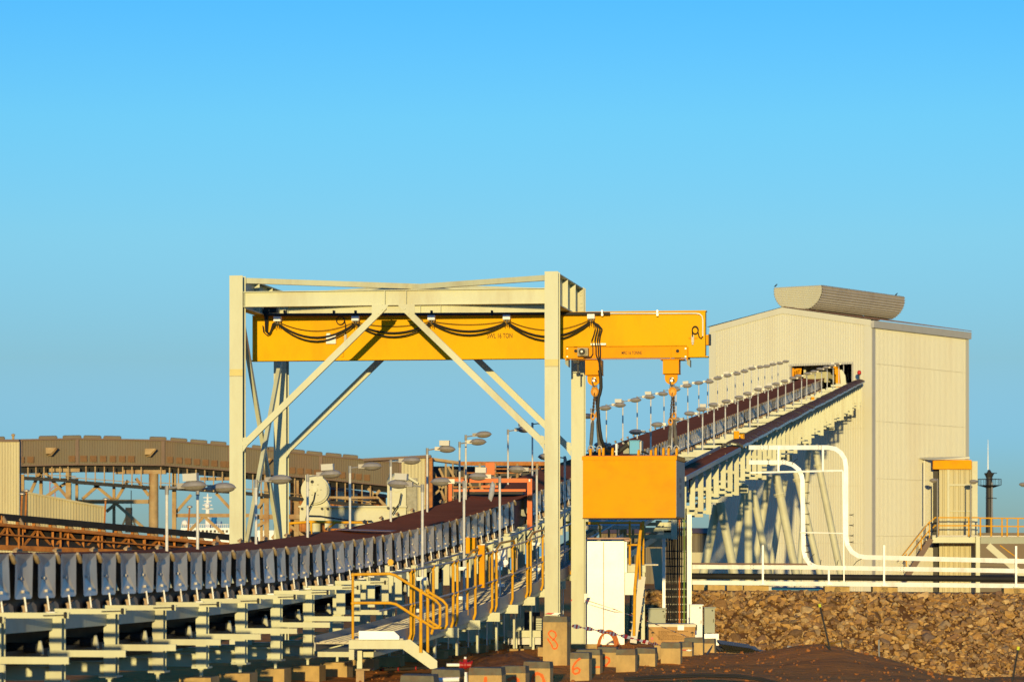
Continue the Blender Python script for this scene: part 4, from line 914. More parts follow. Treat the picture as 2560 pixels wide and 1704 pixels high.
near = [(1056, 1213), (1160, 1204), (1249.5, 1192), (1342, 1174), (1412, 1142), (1544, 1113), (1627, 1080), (1679, 1061), (1720.5, 1047.5), (1756.5, 1034), (1785, 1023), (1813.3, 1012.5), (1844.5, 1003), (1875, 994), (1895, 984.5), (1920.6, 975), (1945, 967), (1964, 960), (1984, 952.5), (2004, 945.5), (2017, 940), (2038, 934), (2054, 929), (2068, 923), (2083, 919), (2097, 914), (2109, 910), (2120, 906), (2132, 902)]
nbox = {0, 2, 4, 10, 15, 16, 25}
for i, (px, yy) in enumerate(near):
    n = len(near) - 1 - i
    lab = f'{ORD[n]} lamp down from the shed in the near walkway row, no box on it'
    if i in nbox: lab = f'{ORD[n]} lamp down from the shed in the near walkway row, white box on it'
    if i == 0: lab = 'tallest looking lamp of the walkway row, white box on its head, above the stairs'
    if i == 1: lab = 'walkway row lamp without a box whose pole passes the yellow guard plate'
    if i == 2: lab = 'walkway row lamp with white box in front of the orange portal frame'
    if i == 3: lab = 'walkway row lamp between the orange portal frame and the front gantry column'
    conv_lamp(px, yy, -1, i in nbox, lab, 'lamps along the near side of the conveyor', -1.42 if i < 8 else -.62)
far = [(417, 1217), (494, 1220), (640, 1201), (769, 1188), (875, 1167), (977, 1152), (1068, 1122), (1149, 1106), (1164.5, 1089), (1270, 1075), (1331, 1058), (1432, 1040), (1478, 1022), (1516, 1012), (1557, 1002), (1593, 992), (1627, 984), (1660, 975), (1690, 966), (1719.5, 958), (1747, 954), (1769, 947), (1794, 940), (1818, 934), (1838, 928), (1858.5, 922.5), (1878.5, 918), (1896, 917), (1912, 912), (1930, 908.5), (1945, 904.5)]
fbx = {0, 3, 6, 9, 13, 15, 18, 22, 25, 28}
for i, (px, yy) in enumerate(far):
    n = len(far) - 1 - i
    lab = f'{ORD[min(n, 29)]} lamp down from the shed in the row behind the belt, no box'
    if i in fbx: lab = f'{ORD[min(n, 29)]} lamp down from the shed in the row behind the belt, boxed head'
    if i == 0: lab = 'boxed lamp behind the belt in front of the starred rusty trestle'
    if i == 1: lab = 'lamp behind the belt whose pole stands in front of the ship'
    if i == 2: lab = 'lamp behind the belt between the crossing gantry side braces'
    if i == 3: lab = 'boxed lamp behind the belt in front of the round drum'
    if i == 5: lab = 'lamp behind the belt before the pale rusty cornered tower'
    conv_lamp(px, yy, 1, i in fbx, lab, 'lamps along the far side of the conveyor', -.55)
0 and conv_lamp(-30, 1225, 1, True, 'lamp behind the belt before the clad tower, white box on it', 'lamps along the far side of the conveyor', -.55)

# ------------------------------------------------------------------ walkway and stairs on the near side
wk = thing('walkway', 'galvanised conveyor walkway with yellow handrail posts climbing beside the belt', 'walkway', CV(50, .9, z=.2))
WZ = [44 + i * .8 for i in range(37)]
def wz(Z): return zt(Z) - 1.30
def wsweep(prof):
    mb = MB(); k = len(prof)
    for Z in WZ:
        for u, dz in prof: mb.v.append(CV(Z, u, z=wz(Z) + dz))
    for j in range(len(WZ) - 1):
        for i in range(k):
            i2 = (i + 1) % k; mb.f.append([j * k + i, j * k + i2, (j + 1) * k + i2, (j + 1) * k + i]); mb.m.append(0)
    mb.f += [list(range(k)), [(len(WZ) - 1) * k + i for i in range(k)]]; mb.m += [0, 0]; return mb
part('kick_plate', wsweep([(1.29, -.12), (1.31, -.12), (1.31, .09), (1.29, .09)]), GALV, wk)
part('kick_plate', wsweep([(.45, -.12), (.47, -.12), (.47, .09), (.45, .09)]), GALV, wk)
gm = MB()                                 # grating: bearing bars across, cross rods along
Z = 44.05
gb = MB(); gb.bx(V((0, 0, 0)), .815, .006, .03); 
while Z < 72.6:
    gm.bx(CV(Z, .88, z=wz(Z) - .01), .815, .012, .03); Z += .075
for u in [.5 + .1 * i for i in range(9)]:
    for Za, Zb in zip(WZ[::3], WZ[3::3]): gm.bar(CV(Za, u, z=wz(Za) + .002), CV(Zb, u, z=wz(Zb) + .002), .012, .012)
o = part('grating', gm, GRATE, wk); o['kind'] = 'stuff'
part('under_channel', wsweep([(.5, -.2), (1.28, -.2), (1.28, -.13), (.5, -.13)]), CREAM, wk)
hx = [1022, 1029, 1078, 1127.5, 1138, 1183, 1225, 1236, 1276, 1313, 1321.5, 1351.5, 1392, 1425]
for px in hx:
    Z = pxZ(px, 68600.); p0 = CV(Z, 1.33, z=wz(Z) - .1); h = 1.02
    m = MB(); m.tube([p0 - N * .012, p0 + N * .02 + UP * .1, p0 + N * .02 + UP * (h - .08), p0 + UP * h], .022, 8)
    for dz in (.52, h): m.ball(p0 + N * .02 + UP * (dz - .01), .034, .034, .034, 8, 5)
    part('handrail_post', m, RAIL, wk, smooth=True)
for dz in (.92, .43):
    m = MB(); m.tube([CV(Z, 1.35, z=wz(Z) + dz) for Z in WZ], .017, 6); part('handrail', m, mat('warm_galvanised_tube', (.42, .39, .32), .55, .1, var=.2, scale=9), wk, smooth=True)
m = MB(); m.tube([CV(Z, .40, z=wz(Z) + .78) for Z in WZ[10:]], .017, 6); part('pull_cord_pipe', m, GALV, wk)
# yellow hoops closing the rail ends
for Z0 in (51.6, 54.5, 58.3):
    m = MB(); q = [(Z0, .0), (Z0 + .05, .92), (Z0 + .5, 1.02), (Z0 + 2.0, 1.0), (Z0 + 2.15, .9), (Z0 + 2.15, .35)]
    m.tube([CV(a, 1.30, z=wz(a) + b) for a, b in q], .02, 8); part('rail_hoop', m, RAIL, wk, smooth=True)
# equipment along the walkway
def yguard(px0, px1, y0, y1, Z, d, label, m_=YEL2, name='yellow_guard', cat='guard'):
    m = MB(); a, b = W(px0, y1, Z), W(px1, y0, Z); m.box((a + b) / 2 + D * d / 2, N * (b.x - a.x), D * d, UP * (b.z - a.z))
    m.box(V(((a.x + b.x) / 2, a.y, b.z)) + D * d / 2 + UP * .008, N * (b.x - a.x + .02), D * (d + .02), UP * .014)
    return solo(name, m, m_, label, cat, W((px0 + px1) / 2, y1, Z))
yguard(1195, 1211, 1364, 1468, 52.5, .12, 'tall narrow yellow guard box on the walkway below the orange frame')
yguard(1164, 1187, 1345, 1382, 54, .2, 'square yellow guard plate beside the grey panels')
yguard(1234, 1264, 1372, 1416, 56, .25, 'white equipment box with a round gauge on the walkway', WHITE, 'equipment_box', 'box')
m = MB(); m.disc(W(1264, 1405, 55.9), D, .05, .05, 16); solo('round_gauge', m, GALVW, 'round grey gauge on the white equipment box by the walkway', 'gauge', W(1264, 1405, 55.9))
yguard(1258, 1280, 1342, 1392, 60, .2, 'cream switch cabinet behind the yellow rail hoops', CREAM, 'switch_cabinet', 'cabinet')
t = thing('pull_switch', 'small yellow pull-cord switch on a cream bracket beside the grey panels', 'switch', W(968, 1428, 47))
m = MB(); m.disc(W(977, 1404, 47), D, .045, .06, 10); m.box(W(977, 1408, 47), N * .06, D * .05, UP * .05); part('switch_body', m, RAIL, t)
m = MB(); fbox(m, 962, 974, 1412, 1430, 47, .08); fbox(m, 969, 984, 1411, 1414, 47, .1); part('bracket', m, CREAM, t)
t = thing('yellow_switch_box', 'yellow control box at the foot of the elevated belt beside the cable trough', 'switch box', W(1845, 1100, 97))
m = MB(); fbox(m, 1835, 1848, 1077, 1096, 96, .2); fbox(m, 1851, 1858, 1087, 1094, 96, .1); part('box', m, YEL2, t)
m = MB(); m.tube([W(1848, 1086, 96), W(1860, 1085, 96), W(1860, 1095, 96), W(1850, 1096, 96)], .02, 5); part('guard', m, RAIL, t)
t = thing('yellow_switch_box', 'yellow control box halfway up the elevated belt', 'switch box', W(2034, 1006, 145))
m = MB(); fbox(m, 2028, 2036, 992, 1006, 145, .3); fbox(m, 2038, 2045, 999, 1006, 145, .2); part('box', m, YEL2, t)
# start platform and stairs
sp = thing('stair_platform', 'cream steel platform and steps with yellow handrails at the walkway start', 'platform', W(940, 1690, 43))
ZQ = 43.2
def ps(px, py, dz=0): return W(px, py, ZQ + dz)
m = MB(); m.box((ps(872, 1621) + ps(1012, 1599)) / 2 + EY * .05, EX * (ps(1012, 0).x - ps(872, 0).x), EY * .06, UP * (ps(0, 1599).z - ps(0, 1621).z)); part('edge_beam', m, CREAM, sp)
m = MB(); m.prism([ps(897, 1597.5), ps(998, 1597.5), ps(998, 1589), ps(985, 1577), ps(897, 1576)], EY * .03); part('kick_plate', m, GALVW, sp)
m = MB(); m.box((ps(875, 1598) + ps(1010, 1598)) / 2 + EY * .6 + UP * .005, EX * .7, EY * 1.0, UP * .02); part('deck', m, GRATE, sp)
for dy in (0, .62):
    m = MB(); m.prism([ps(1006, 1621, dy), ps(1013, 1599, dy), ps(1025, 1597, dy), ps(1093, 1651, dy), ps(1093, 1670, dy), ps(1076, 1671, dy)], EY * .04)
    for px, py in ((1020, 1625), (1052, 1630), (1060, 1655), (1072, 1656)): m.disc(ps(px, py, dy - .01), EY, .012, .012, 6)
    part('stringer', m, CREAM, sp)
for i in range(3):
    m = MB(); m.box(ps(1036 + i * 21, 1627 + i * 15, .33), EX * .14, EY * .56, UP * .025); part('tread', m, GRATE, sp)
for px, y0, y1, dz in ((873, 1622, 1648, .05), (893, 1625, 1670, .5)):
    m = MB(); m.box((ps(px + 6, y0, dz) + ps(px + 6, y1, dz)) / 2, EX * .07, EY * .07, UP * (ps(0, y0).z - ps(0, y1).z)); part('leg', m, CREAM, sp)
RQ = .02
m = MB(); m.tube([ps(882, 1596, -.05), ps(882, 1434, -.05)], .018, 8)
for py in (1436, 1507): m.ball(ps(882, py, -.05), .03, .03, .03, 8, 5)
part('handrail_post', m, RAIL, sp, smooth=True)
for dy, ox in ((-.05, 0), (.62, 17)):
    m = MB(); m.tube([ps(882 + ox, 1435 - ox * .0, dy), ps(975 + ox, 1433, dy), ps(988 + ox, 1437, dy), ps(1052 + ox, 1477, dy), ps(1090 + ox, 1500, dy), ps(1100 + ox, 1512, dy), ps(1100 + ox, 1560, dy), ps(1095 + ox, 1568, dy), ps(1085 + ox, 1569, dy), ps(1052 + ox, 1548, dy), ps(990 + ox, 1509, dy), ps(975 + ox, 1506, dy), ps(882 + ox, 1506, dy)][(0 if dy < 0 else 3):(13 if dy < 0 else 10)], RQ, 8); part('handrail', m, RAIL, sp, smooth=True)
    m = MB(); m.tube([ps(1052 + ox, 1630, dy), ps(1052 + ox, 1474, dy)], RQ * 1.15, 8)
    for py in (1476, 1548): m.ball(ps(1052 + ox, py, dy), .033, .033, .033, 8, 5)
    part('handrail_post', m, RAIL, sp, smooth=True)
# ------------------------------------------------------------------ gantry crane
G0 = V((.737, 58.4, 0)); GW, GD = 5.888, 3.65
def G(w_, s, z): return G0 - N * w_ + D * s + UP * z            # w leftwards, s away from the camera
gan = thing('gantry_crane', 'cream steel gantry with knee braces and a long yellow runway girder', 'gantry crane', G(GW / 2, GD / 2, 0))
CT = 6.94
for w_, s, lab in ((0, 0, 'front column at the hoist end'), (GW, 0, 'front column over the belt'), (0, GD, 'rear column at the hoist end'), (GW, GD, 'rear column over the belt')):
    m = MB(); zb = -.05
    for q in (-.118, .118): m.bx(G(w_, s + q, (zb + CT) / 2), .25, .016, CT - zb)
    m.bx(G(w_, s, (zb + CT) / 2 - .01), .012, .220, CT - zb)
    m.bx(G(w_, s, zb + .01), .42, .42, .03)
    part('column', m, CREAM, gan, lab)
TOUCH = mat('touched_up_paint', (.56, .47, .17), .5, var=.1, scale=6)
WELD = mat('rusty_weld', (.30, .22, .12), .8, var=.3, scale=15)
for w_, zt_, in ((0, 5.28), (GW, 5.15)):
    m = MB(); m.bx(G(w_, -.1272, zt_), .251, .002, .12); part('touch_up_band', m, TOUCH, gan)
    m = MB(); m.bx(G(w_, -.1275, zt_ - .07), .251, .003, .008); part('weld_seam', m, WELD, gan)
for s, lab in ((0, 'front cross beam'), (GD, 'rear cross beam')):
    m = MB(); m.ibeam(G(.127, s, 6.503), G(GW - .127, s, 6.503), .17, .285, .014, .012)
    for w_ in (.13, 2.70, 3.10, GW - .14):
        m.bx(G(w_, s - .045, 6.503), .012, .072, .256); m.bx(G(w_, s + .045, 6.503), .012, .072, .256)
    part('cross_beam', m, CREAM, gan, lab)
for w_, lab in ((0, 'end beam with stiffeners and bolted end plate'), (GW, 'end beam over the belt')):
    m = MB(); s0, s1 = .13, GD - .13; zc, h = 6.635, .58
    m.ibeam(G(w_, s0, zc), G(w_, s1, zc), .22, h, .018, .012)
    for s in (s0 + .012, GD * .36, GD * .66, s1 - .012):
        for k in (-1, 1): m.bx(G(w_ + k * .058, s, zc), .104, .016, h - .036)
    for k in range(5):
        m.disc(G(w_ - .075, s1 - .03, zc + (.22, .16, .0, -.08, -.16)[k]), D, .022, .03, 8)
    part('end_beam', m, CREAM, gan, lab)
for s in (-.0, GD):
    for w0, z0, w1, z1 in ((GW - .13, 3.80, 3.14, 6.30), (.13, 3.80, 2.72, 6.30)):
        q_ = 1 if w1 > 3 else -1
        m = MB(); a, b = G(w0, s - .09, z0), G(w1 - q_ * .04, s - .09, z1 + .03); m.bar(a, b, .075, .115)
        part('knee_brace', m, CREAM, gan)
        g_ = MB()
        g_.prism([G(w1 + q_ * .19, s - .135, 6.357), G(w1 - q_ * .12, s - .135, 6.357), G(w1 - q_ * .0, s - .135, 6.21), G(w1 + q_ * .10, s - .135, 6.13), G(w1 + q_ * .19, s - .135, 6.20)], D * .008)
        for q in (.0, .10): g_.disc(G(w1 + q_ * (.00 + q * .75), s - .14, 6.285 - q * .75), D, .02, .02, 8)
        part('gusset_plate', g_, CREAM, gan)
        g_ = MB(); e2 = 1 if w0 > 3 else -1
        g_.prism([G(w0, s - .135, z0 - .12), G(w0 - e2 * .13, s - .135, z0 + .06), G(w0 - e2 * .06, s - .135, z0 + .16), G(w0, s - .135, z0 + .14)], D * .012); g_.disc(G(w0 - e2 * .05, s - .142, z0 + .02), D, .016, .02, 8)
        part('gusset_plate', g_, CREAM, gan)
for a, b, o in ((G(GW - .02, .14, 6.2), G(GW - .02, GD - .13, 1.75), .0), (G(GW - .02, .14, 2.0), G(GW - .02, GD - .13, 6.25), .1)):
    m = MB(); m.bar(a + N * (.02 + o), b + N * (.02 + o), .07, .115); part('side_brace', m, CREAM, gan)
for a, b, o in ((G(GW - .13, .1, 6.86), G(.13, GD - .1, 6.86), 0), (G(.13, .1, 6.86), G(GW - .13, GD - .1, 6.86), -.09)):
    m = MB(); m.bar(a + UP * o * .2, b + UP * o * .2, .09, .10); part('plan_brace', m, CREAM, gan)
# yellow runway girder
SG_ = GD / 2
GL, GR_ = 6.0, -2.64
zt0, zb0 = 6.335, 5.465
m = MB(); m.bx(G((GL + GR_) / 2, SG_, (zt0 + zb0) / 2), GL - GR_, .16, zt0 - zb0 - .04)
m.bx(G((GL + GR_) / 2, SG_, zt0 - .01), GL - GR_ + .03, .24, .02); m.bx(G((GL + GR_) / 2, SG_, zb0 + .01), GL - GR_ + .1, .26, .02)
m.bx(G(GL - .0, SG_, (zt0 + zb0) / 2), .02, .24, zt0 - zb0 - .05); m.bx(G(GR_ + .01, SG_, (zt0 + zb0) / 2), .02, .22, zt0 - zb0 - .05)
gird = part('runway_girder', m, YEL, gan)
SF = SG_ - .082                           # front face of the girder
def GP(px, py, s): # point on the plane at depth s through the photo pixel
    k = (px - 1280) / F; o_ = G0 + D * s
    w_ = (o_.x - k * o_.y) / (N.x - k * N.y); p = o_ - N * w_; p.z = CH + (HZ - py) / F * p.y; return p
lettering('SWL 16 TON', gird, GP(1249.5, 839.5, SF - .012), .093, AZ, mat('faded_black_lettering', (.09, .06, .01), .8), .66)
m = MB(); m.tube([GP(668, 787, SF - .14), GP(1525, 783.5, SF - .14)], .030, 10); part('festoon_track', m, DARK, gan)  # dark steel stands for the front beam's shadow on the track
for px in (712, 835, 889, 1079, 1230, 1506, 1644):
    m = MB(); c = GP(px, 784, SF - .14); m.bx(c + UP * .035, .03, .12, .05); m.bx(c - UP * .02, .035, .085, .04); part('track_clamp', m, DARK if px < 1300 else STEELB, gan)  # dark clamps carry the beam's shade in their colour, bright ones sit beyond it
m = MB(); m.tube([GP(1525, 783, SF - .1), GP(1740, 783, SF - .08), GP(1749, 784.5, SF - .07), GP(1755, 790, SF - .06), GP(1757, 800, SF - .06), GP(1757, 840, SF - .06)], .012, 8); part('conduit', m, GALVW, gan, smooth=True)
m = MB(); m.bx(GP(1770, 850, SG_), .06, .2, .19); part('end_stop', m, YEL2, gan)
m = MB(); m.bx(GP(1774.5, 849, SG_), .03, .22, .2); part('buffer', m, BLACK, gan)
m = MB(); c = GP(828, 848, SF - .05); m.bx(c, .185, .06, .17); m.bx(c + UP * .1 - N * .05, .07, .05, .03); part('white_junction_box', m, WHITE, gan)
def switch(px, py):
    m = MB(); c = GP(px, py, SF - .04); m.bx(c, .045, .05, .14); m.disc(c - UP * .09, D, .02, .04, 8); sw_ = part('limit_switch', m, GALV, gan); m = MB(); m.bx(c + UP * .02 + D * .03, .16, .02, .03); part('switch_arm', m, YEL2, sw_)
switch(864, 845); switch(1732, 847)
m = MB(); m.bx(GP(856, 884, SF - .02), .045, .03, .12); part('stop_lug', m, YEL, gan)
def loop(cx, cy, rx, ry): return [GP(cx + rx * math.cos(2 * PI * i / 16), cy + ry * math.sin(2 * PI * i / 16), SF - .05 - .003 * i) for i in range(17)]
m = MB(); m.tube(loop(851, 801, 10, 10), .010, 6); m.tube([GP(860, 796, SF - .06), GP(864, 815, SF - .05), GP(863, 838, SF - .05)], .011, 6); part('cable_coil', m, BLACK, gan)
m = MB(); m.tube(loop(1738, 825, 7.5, 9.5), .012, 6); m.tube([GP(1745, 830, SF - .06), GP(1748, 842, SF - .06), GP(1753, 846, SF - .06), GP(1757, 840, SF - .06)], .011, 6); m.tube([GP(1731, 828, SF - .06), GP(1731, 842, SF - .06)], .012, 6); part('cable_coil', m, BLACK, gan)
# festoon: trolleys and hanging cables
SC = SF - .15
tpx = [694, 889, 1079, 1267, 1478]; tpy = [797, 796, 794, 793, 791]
for i, (px, py) in enumerate(zip(tpx, tpy)):
    t = thing('festoon_trolley', ['festoon trolley beside the looped cable bundle, in shade', 'festoon trolley beside the small cable coil, above the white box', 'festoon trolley between the knee brace gusset and the lettering', 'festoon trolley above the SWL 16 TON lettering', 'festoon trolley where the cables drop to the hoist'][i], 'trolley', GP(px, py, SC), 'festoon cable trolleys on the girder')
    m = MB(); m.bx(GP(px, py, SC - .02), .135, .12, .085); part('box', m, GALVW, t)
    m = MB(); m.tube([GP(px, py + 6, SC), GP(px, py + 14, SC)], .018, 6)
    for q in (-1, 1): m.disc(GP(px + q * 6, py + 8, SC - .04), N, .018, .02, 8)
    part('saddle', m, STEELB, t)
    m = MB()
    for q in range(5): m.tube([GP(px - 8 + q * 4, py + 11, SC - .03), GP(px - 11 + q * 5.5, py + 22 + (q % 2) * 3, SC - .05)], .006, 5)
    part('cable_tails', m, BLACK, t)
for i in range(4):
    a, b = (tpx[i] + 3, tpy[i] + 13), (tpx[i + 1] - 3, tpy[i + 1] + 13)
    sag = [34, 24, 21, 36][i] * 60 / F
    m = MB(); m.tube(bez(GP(*a, SC), GP(*b, SC), sag), .0165, 7); m.tube(bez(GP(a[0], a[1] + 3, SC - .03), GP(b[0], b[1] + 3, SC - .03), sag + .05), .014, 7)
    m.tube(bez(GP(a[0] + 4, a[1] - 3, SC + .05), GP(b[0] - 4, b[1] - 3, SC + .05), sag - .10), .006, 5)
    solo('festoon_cable', m, BLACK, ['drooping festoon cable crossing the white box on the girder', 'second drooping festoon cable, behind the two knee brace tops', 'drooping festoon cable just before the SWL 16 TON lettering', 'drooping festoon cable passing behind the tall front column at the hoist end'][i], 'cable', GP(*a, SC), 'festoon cables hanging along the girder', True)
m = MB()
for q in range(4): m.tube([GP(660 + q * 4, 778, SF - .1), GP(663 + q * 2, 800, SF - .12), GP(664 + q, 828, SF - .14), GP(672 + q, 836 - q, SF - .15), GP(682, 818 - q * 3, SF - .16), GP(692, 805 - q, SC)], .013, 6)
m.tube([GP(657, 814, SF - .1), GP(659, 830, SF - .12), GP(668, 838, SF - .14), GP(678, 829, SF - .15)], .011, 6)
solo('cable_bundle', m, BLACK, 'bundle of black cables looping down at the girder end opposite the hoist', 'cable', GP(668, 780, SF - .1), smooth=True)
m = MB(); m.bx(GP(665, 785, SF - .05) + UP * .04, .12, .1, .1); m.bx(GP(678, 775, SF + .3), .25, .2, .1); solo('cable_clamp', m, DARK, 'dark clamp block gripping the cable bundle under the end beam', 'clamp', GP(665, 785, SF - .05))

# trolley on the girder
tr = thing('hoist_trolley', 'yellow hoist trolley lettered MRC 16 TONNE riding the girder', 'hoist trolley', GP(1565, 900, SF))
ST = SF - .13
def gbox(m, x0, x1, y0, y1, s, d):
    a, b = GP(x0, y1, s), GP(x1, y0, s); m.box((a + b) / 2 + D * d / 2, N * (b - a).dot(N), D * d, UP * (b.z - a.z)); return m
m = MB(); gbox(m, 1416, 1716, 865.5, 896, ST, .02); gbox(m, 1416, 1716, 863.5, 865.3, ST - .05, .08); gbox(m, 1416, 1716, 896.2, 898, ST - .05, .08)
side = part('side_plate', m, YEL2, tr)
m = MB(); gbox(m, 1416, 1716, 866, 896, SG_ + .16, .02); gbox(m, 1440, 1490, 897, 899, ST, .45); gbox(m, 1650, 1710, 897, 899, ST, .45); part('rear_plate', m, YEL2, tr)
for x0, x1 in ((1412.5, 1416), (1716, 1719)):
    m = MB(); gbox(m, x0, x1, 866, 900, ST - .02, .5); part('end_plate', m, YEL2, tr)
for px in (1439.5, 1694):
    m = MB(); m.disc(GP(px, 882, SF - .05), D, .115, .05, 24); part('wheel', m, DARK, tr, smooth=True)
    m = MB(); m.disc(GP(px, 877, ST - .012), D, .052, .02, 20); b_ = part('axle_boss', m, YEL2, tr)
    m = MB(); m.disc(GP(px, 877, ST - .035), D, .033, .03, 6); part('axle_nut', m, INK, b_)
for px in (1418.5, 1714):
    m = MB()
    for py in (871, 891): m.disc(GP(px, py, ST - .012), D, .014, .03, 8)
    part('bolt', m, STEELB, tr)
for px, hd_ in ((1485, 0), (1676.5, 0)):
    m = MB(); gbox(m, px - 1, px + 1, 865.6, 896, ST - .03, .03); part('weld_strip', m, YEL2, tr)
m = MB(); c = GP(1458, 880, ST - .10); m.bx(c, .20, .16, .15); m.disc(c - D * .1, D, .075, .06, 18)
mo = part('drive_motor', m, mat('motor_grey', (.2, .18, .13), .5, .3), tr)
m = MB(); m.disc(c - D * .16, D, .058, .07, 18); m.disc(c - D * .2, D, .03, .03, 6); part('fan_cover', m, DARK, mo)
m = MB(); m.disc(c - D * .215, D, .022, .02, 8); part('badge', m, WHITE, mo)
for x0, x1, y0, y1 in ((1463, 1503, 899, 937), (1657, 1697, 896.5, 934)):
    m = MB(); gbox(m, x0, x1, y0, y1, SG_ - .17, .34); gbox(m, x0 - 1, x1 + 1, y1 - 1.5, y1, SG_ - .18, .36); part('suspension_block', m, YEL2, tr)
    m = MB(); cx = (x0 + x1) / 2 + 1; a_ = GP(cx, y1, SG_ - .03); pl = [a_ - N * .12, a_ + N * .12]
    for i in range(9):
        t_ = PI * i / 8; pl.append(a_ + N * .12 * math.cos(t_) - UP * (.09 + .11 * math.sin(t_)))
    m.prism(pl, D * .05); part('lug_plate', m, YEL2, tr)
for x0, x1 in ((1413, 1421), (1717, 1724)):
    m = MB(); p = GP(x0, 899, ST + .05); m.prism([p, p + N * .06, p + N * .06 - UP * .135, p - UP * .08], D * .25); part('rail_scraper', m, GREYB, tr)
m = MB(); gbox(m, 1476.5, 1514.5, 857.5, 862.5, ST - .06, .05); part('cable_bracket', m, GALVW, tr)
m = MB(); m.disc(GP(1438, 903, SG_ - .2), D, .04, .1, 8); m.disc(GP(1446, 905, SG_ - .25), D, .028, .1, 8); gbox(m, 1443, 1447, 907, 935, SG_ - .2, .02); part('guide_roller', m, DARK, tr)
lettering('MRC 16 TONNE', side, GP(1579, 882, ST - .006), .062, AZ, INK, .62)
# power cables dropping from the last festoon trolley past the trolley to the box
cb = thing('hoist_cables', 'thick black cable bundle dropping from the girder to the yellow box', 'cable', GP(1500, 900, ST - .1))
for k in range(4):
    m = MB(); x = 1483 + k * 7; e = (0, 6, 12, 17)[k]
    m.tube([GP(1481, 804, SC - .02), GP(1486 + e * .55, 808 + k, SC - .03), GP(1488 + e, 822, SC - .03), GP(1484 + e * .95, 838, SC - .03), GP(1481 + e * 1.02 + (0 if k else -2), 851, ST - .09), GP(1482 + e * .98 + 2 * (k > 0), 868, ST - .1)] + ([GP(1484 + e, 885, ST - .11), GP(1496 + k * 1.4, 905, ST - .1), GP(1498 + k * 1.2, 930, ST - .1)] if k else [GP(1482, 884, ST - .11), GP(1478, 891, ST - .12), GP(1468, 893, ST - .14), GP(1458, 891, ST - .16)]), .0125 if k else .009, 7)
    part('cable', m, BLACK, cb, smooth=True)
m = MB(); m.tube([GP(1499, 925, ST - .1), GP(1502, 945, ST - .1), GP(1502.5, 968, ST - .1), GP(1500, 982, ST - .1), GP(1496, 994, ST - .1), GP(1494.5, 1012, ST - .1), GP(1496, 1040, ST - .1), GP(1499, 1072, ST - .12), GP(1503, 1097, ST - .12), GP(1510, 1117, ST), GP(1520, 1127, ST + .1), GP(1533, 1130, ST + .2), GP(1546, 1133, ST + .3)], .034, 10); part('sheath', m, BLACK, cb, smooth=True)
# yellow box
BX0, BX1 = GP(1457, 1294, SG_ - .8), GP(1690, 1140, SG_ - .8)
wbx, hbx = (BX1 - BX0).dot(N), BX1.z - BX0.z
bc = (BX0 + BX1) / 2 + D * .8
yb = thing('counterweight_box', 'large plain yellow steel box hanging from chains below the girder', 'counterweight', V((bc.x, bc.y, BX0.z)))
m = MB(); m.bx(bc, wbx, 1.6, hbx); part('body', m, YEL2, yb)
STEELD = mat('dusty_grey_side', (.34, .31, .27), .6, var=.12, scale=2, dirt=(.22, .15, .1), dirt_amt=.4)
m = MB(); m.bx(bc + N * (wbx / 2 + .004) - UP * .03, .008, 1.56, hbx - .1); part('side_sheet', m, STEELD, yb, 'dusty grey end')
m = MB(); m.bx(V((bc.x, bc.y, BX1.z - .028)), wbx + .03, 1.63, .075); part('lid', m, YEL2, yb)
m = MB(); m.bx(V((bc.x, bc.y, BX1.z + .016)), wbx - .02, 1.58, .012); part('dirt_on_lid', m, BELT, yb)
m = MB(); m.bx(bc - UP * (hbx / 2 + .008), wbx + .01, 1.61, .016); part('base_plate', m, INK, yb)
m = MB()
for i, (a, b) in enumerate(((.25, .2), (.25, .02), (.25, -.2))): m.bx(bc + N * (wbx / 2 + .0095) + D * (-.1 + .0 * i) + UP * (b * .7), .002, .45, .08)
part('faded_stencil', m, mat('faded_stencil_grey', (.22, .2, .18), .7), yb)
for px in (1477, 1499.5, 1509, 1532, 1597, 1628, 1640, 1659, 1672, 1692):
    h = .10 if px != 1597 and px != 1628 else .06
    m = MB(); s_ = SG_ - (.35 if px in (1477, 1499.5, 1672, 1692) else .6); a = GP(px, 1138, s_); a.z = BX1.z + .022
    m.bx(a + UP * h / 2, .04, .13, h); m.disc(a + UP * (h + .0), N, .05, .038, 10); part('lifting_lug', m, YEL2, yb)
# motor unit on the box
pu = thing('power_unit', 'bright blue power unit with dark motor standing on the yellow box', 'power unit', V((GP(1585, 1138, SG_).x, GP(1585, 1138, SG_).y, BX1.z + .022)))
m = MB(); gbox(m, 1574, 1598, 1102, 1134, SG_ - .3, .4); gbox(m, 1572, 1600, 1100, 1102, SG_ - .33, .46); part('tank', m, mat('bright_blue_paint', (.03, .30, .55), .4), pu)
m = MB(); gbox(m, 1599, 1603.5, 1101, 1134, SG_ - .2, .3); part('side_panel', m, GALV, pu)
m = MB(); m.tube([GP(1546, 1128, SG_ - .2), GP(1566, 1113, SG_ - .2)], .05, 12); m.tube([GP(1566, 1113, SG_ - .2), GP(1570, 1110, SG_ - .2)], .07, 12); part('motor', m, DARK, pu)
m = MB(); m.bx(GP(1567, 1119, SG_ - .1), .11, .2, .22); part('pump', m, GREYB, pu)
m = MB(); m.tube([GP(1541, 1140, SG_ - .4), GP(1541, 1108, SG_ - .4)], .022, 8); m.tube([GP(1532, 1128, SG_ - .4), GP(1541, 1128, SG_ - .4)], .015, 8); part('valve_stem', m, GALVW, pu)
m = MB(); m.tube([GP(1546, 1133, SG_ - .35), GP(1550, 1108, SG_ - .35), GP(1558, 1102, SG_ - .35), GP(1568, 1104, SG_ - .3)], .012, 6); m.tube([GP(1603, 1128, SG_ - .3), GP(1612, 1130, SG_ - .3), GP(1622, 1135, SG_ - .3)], .02, 6); part('hose', m, BLACK, pu)
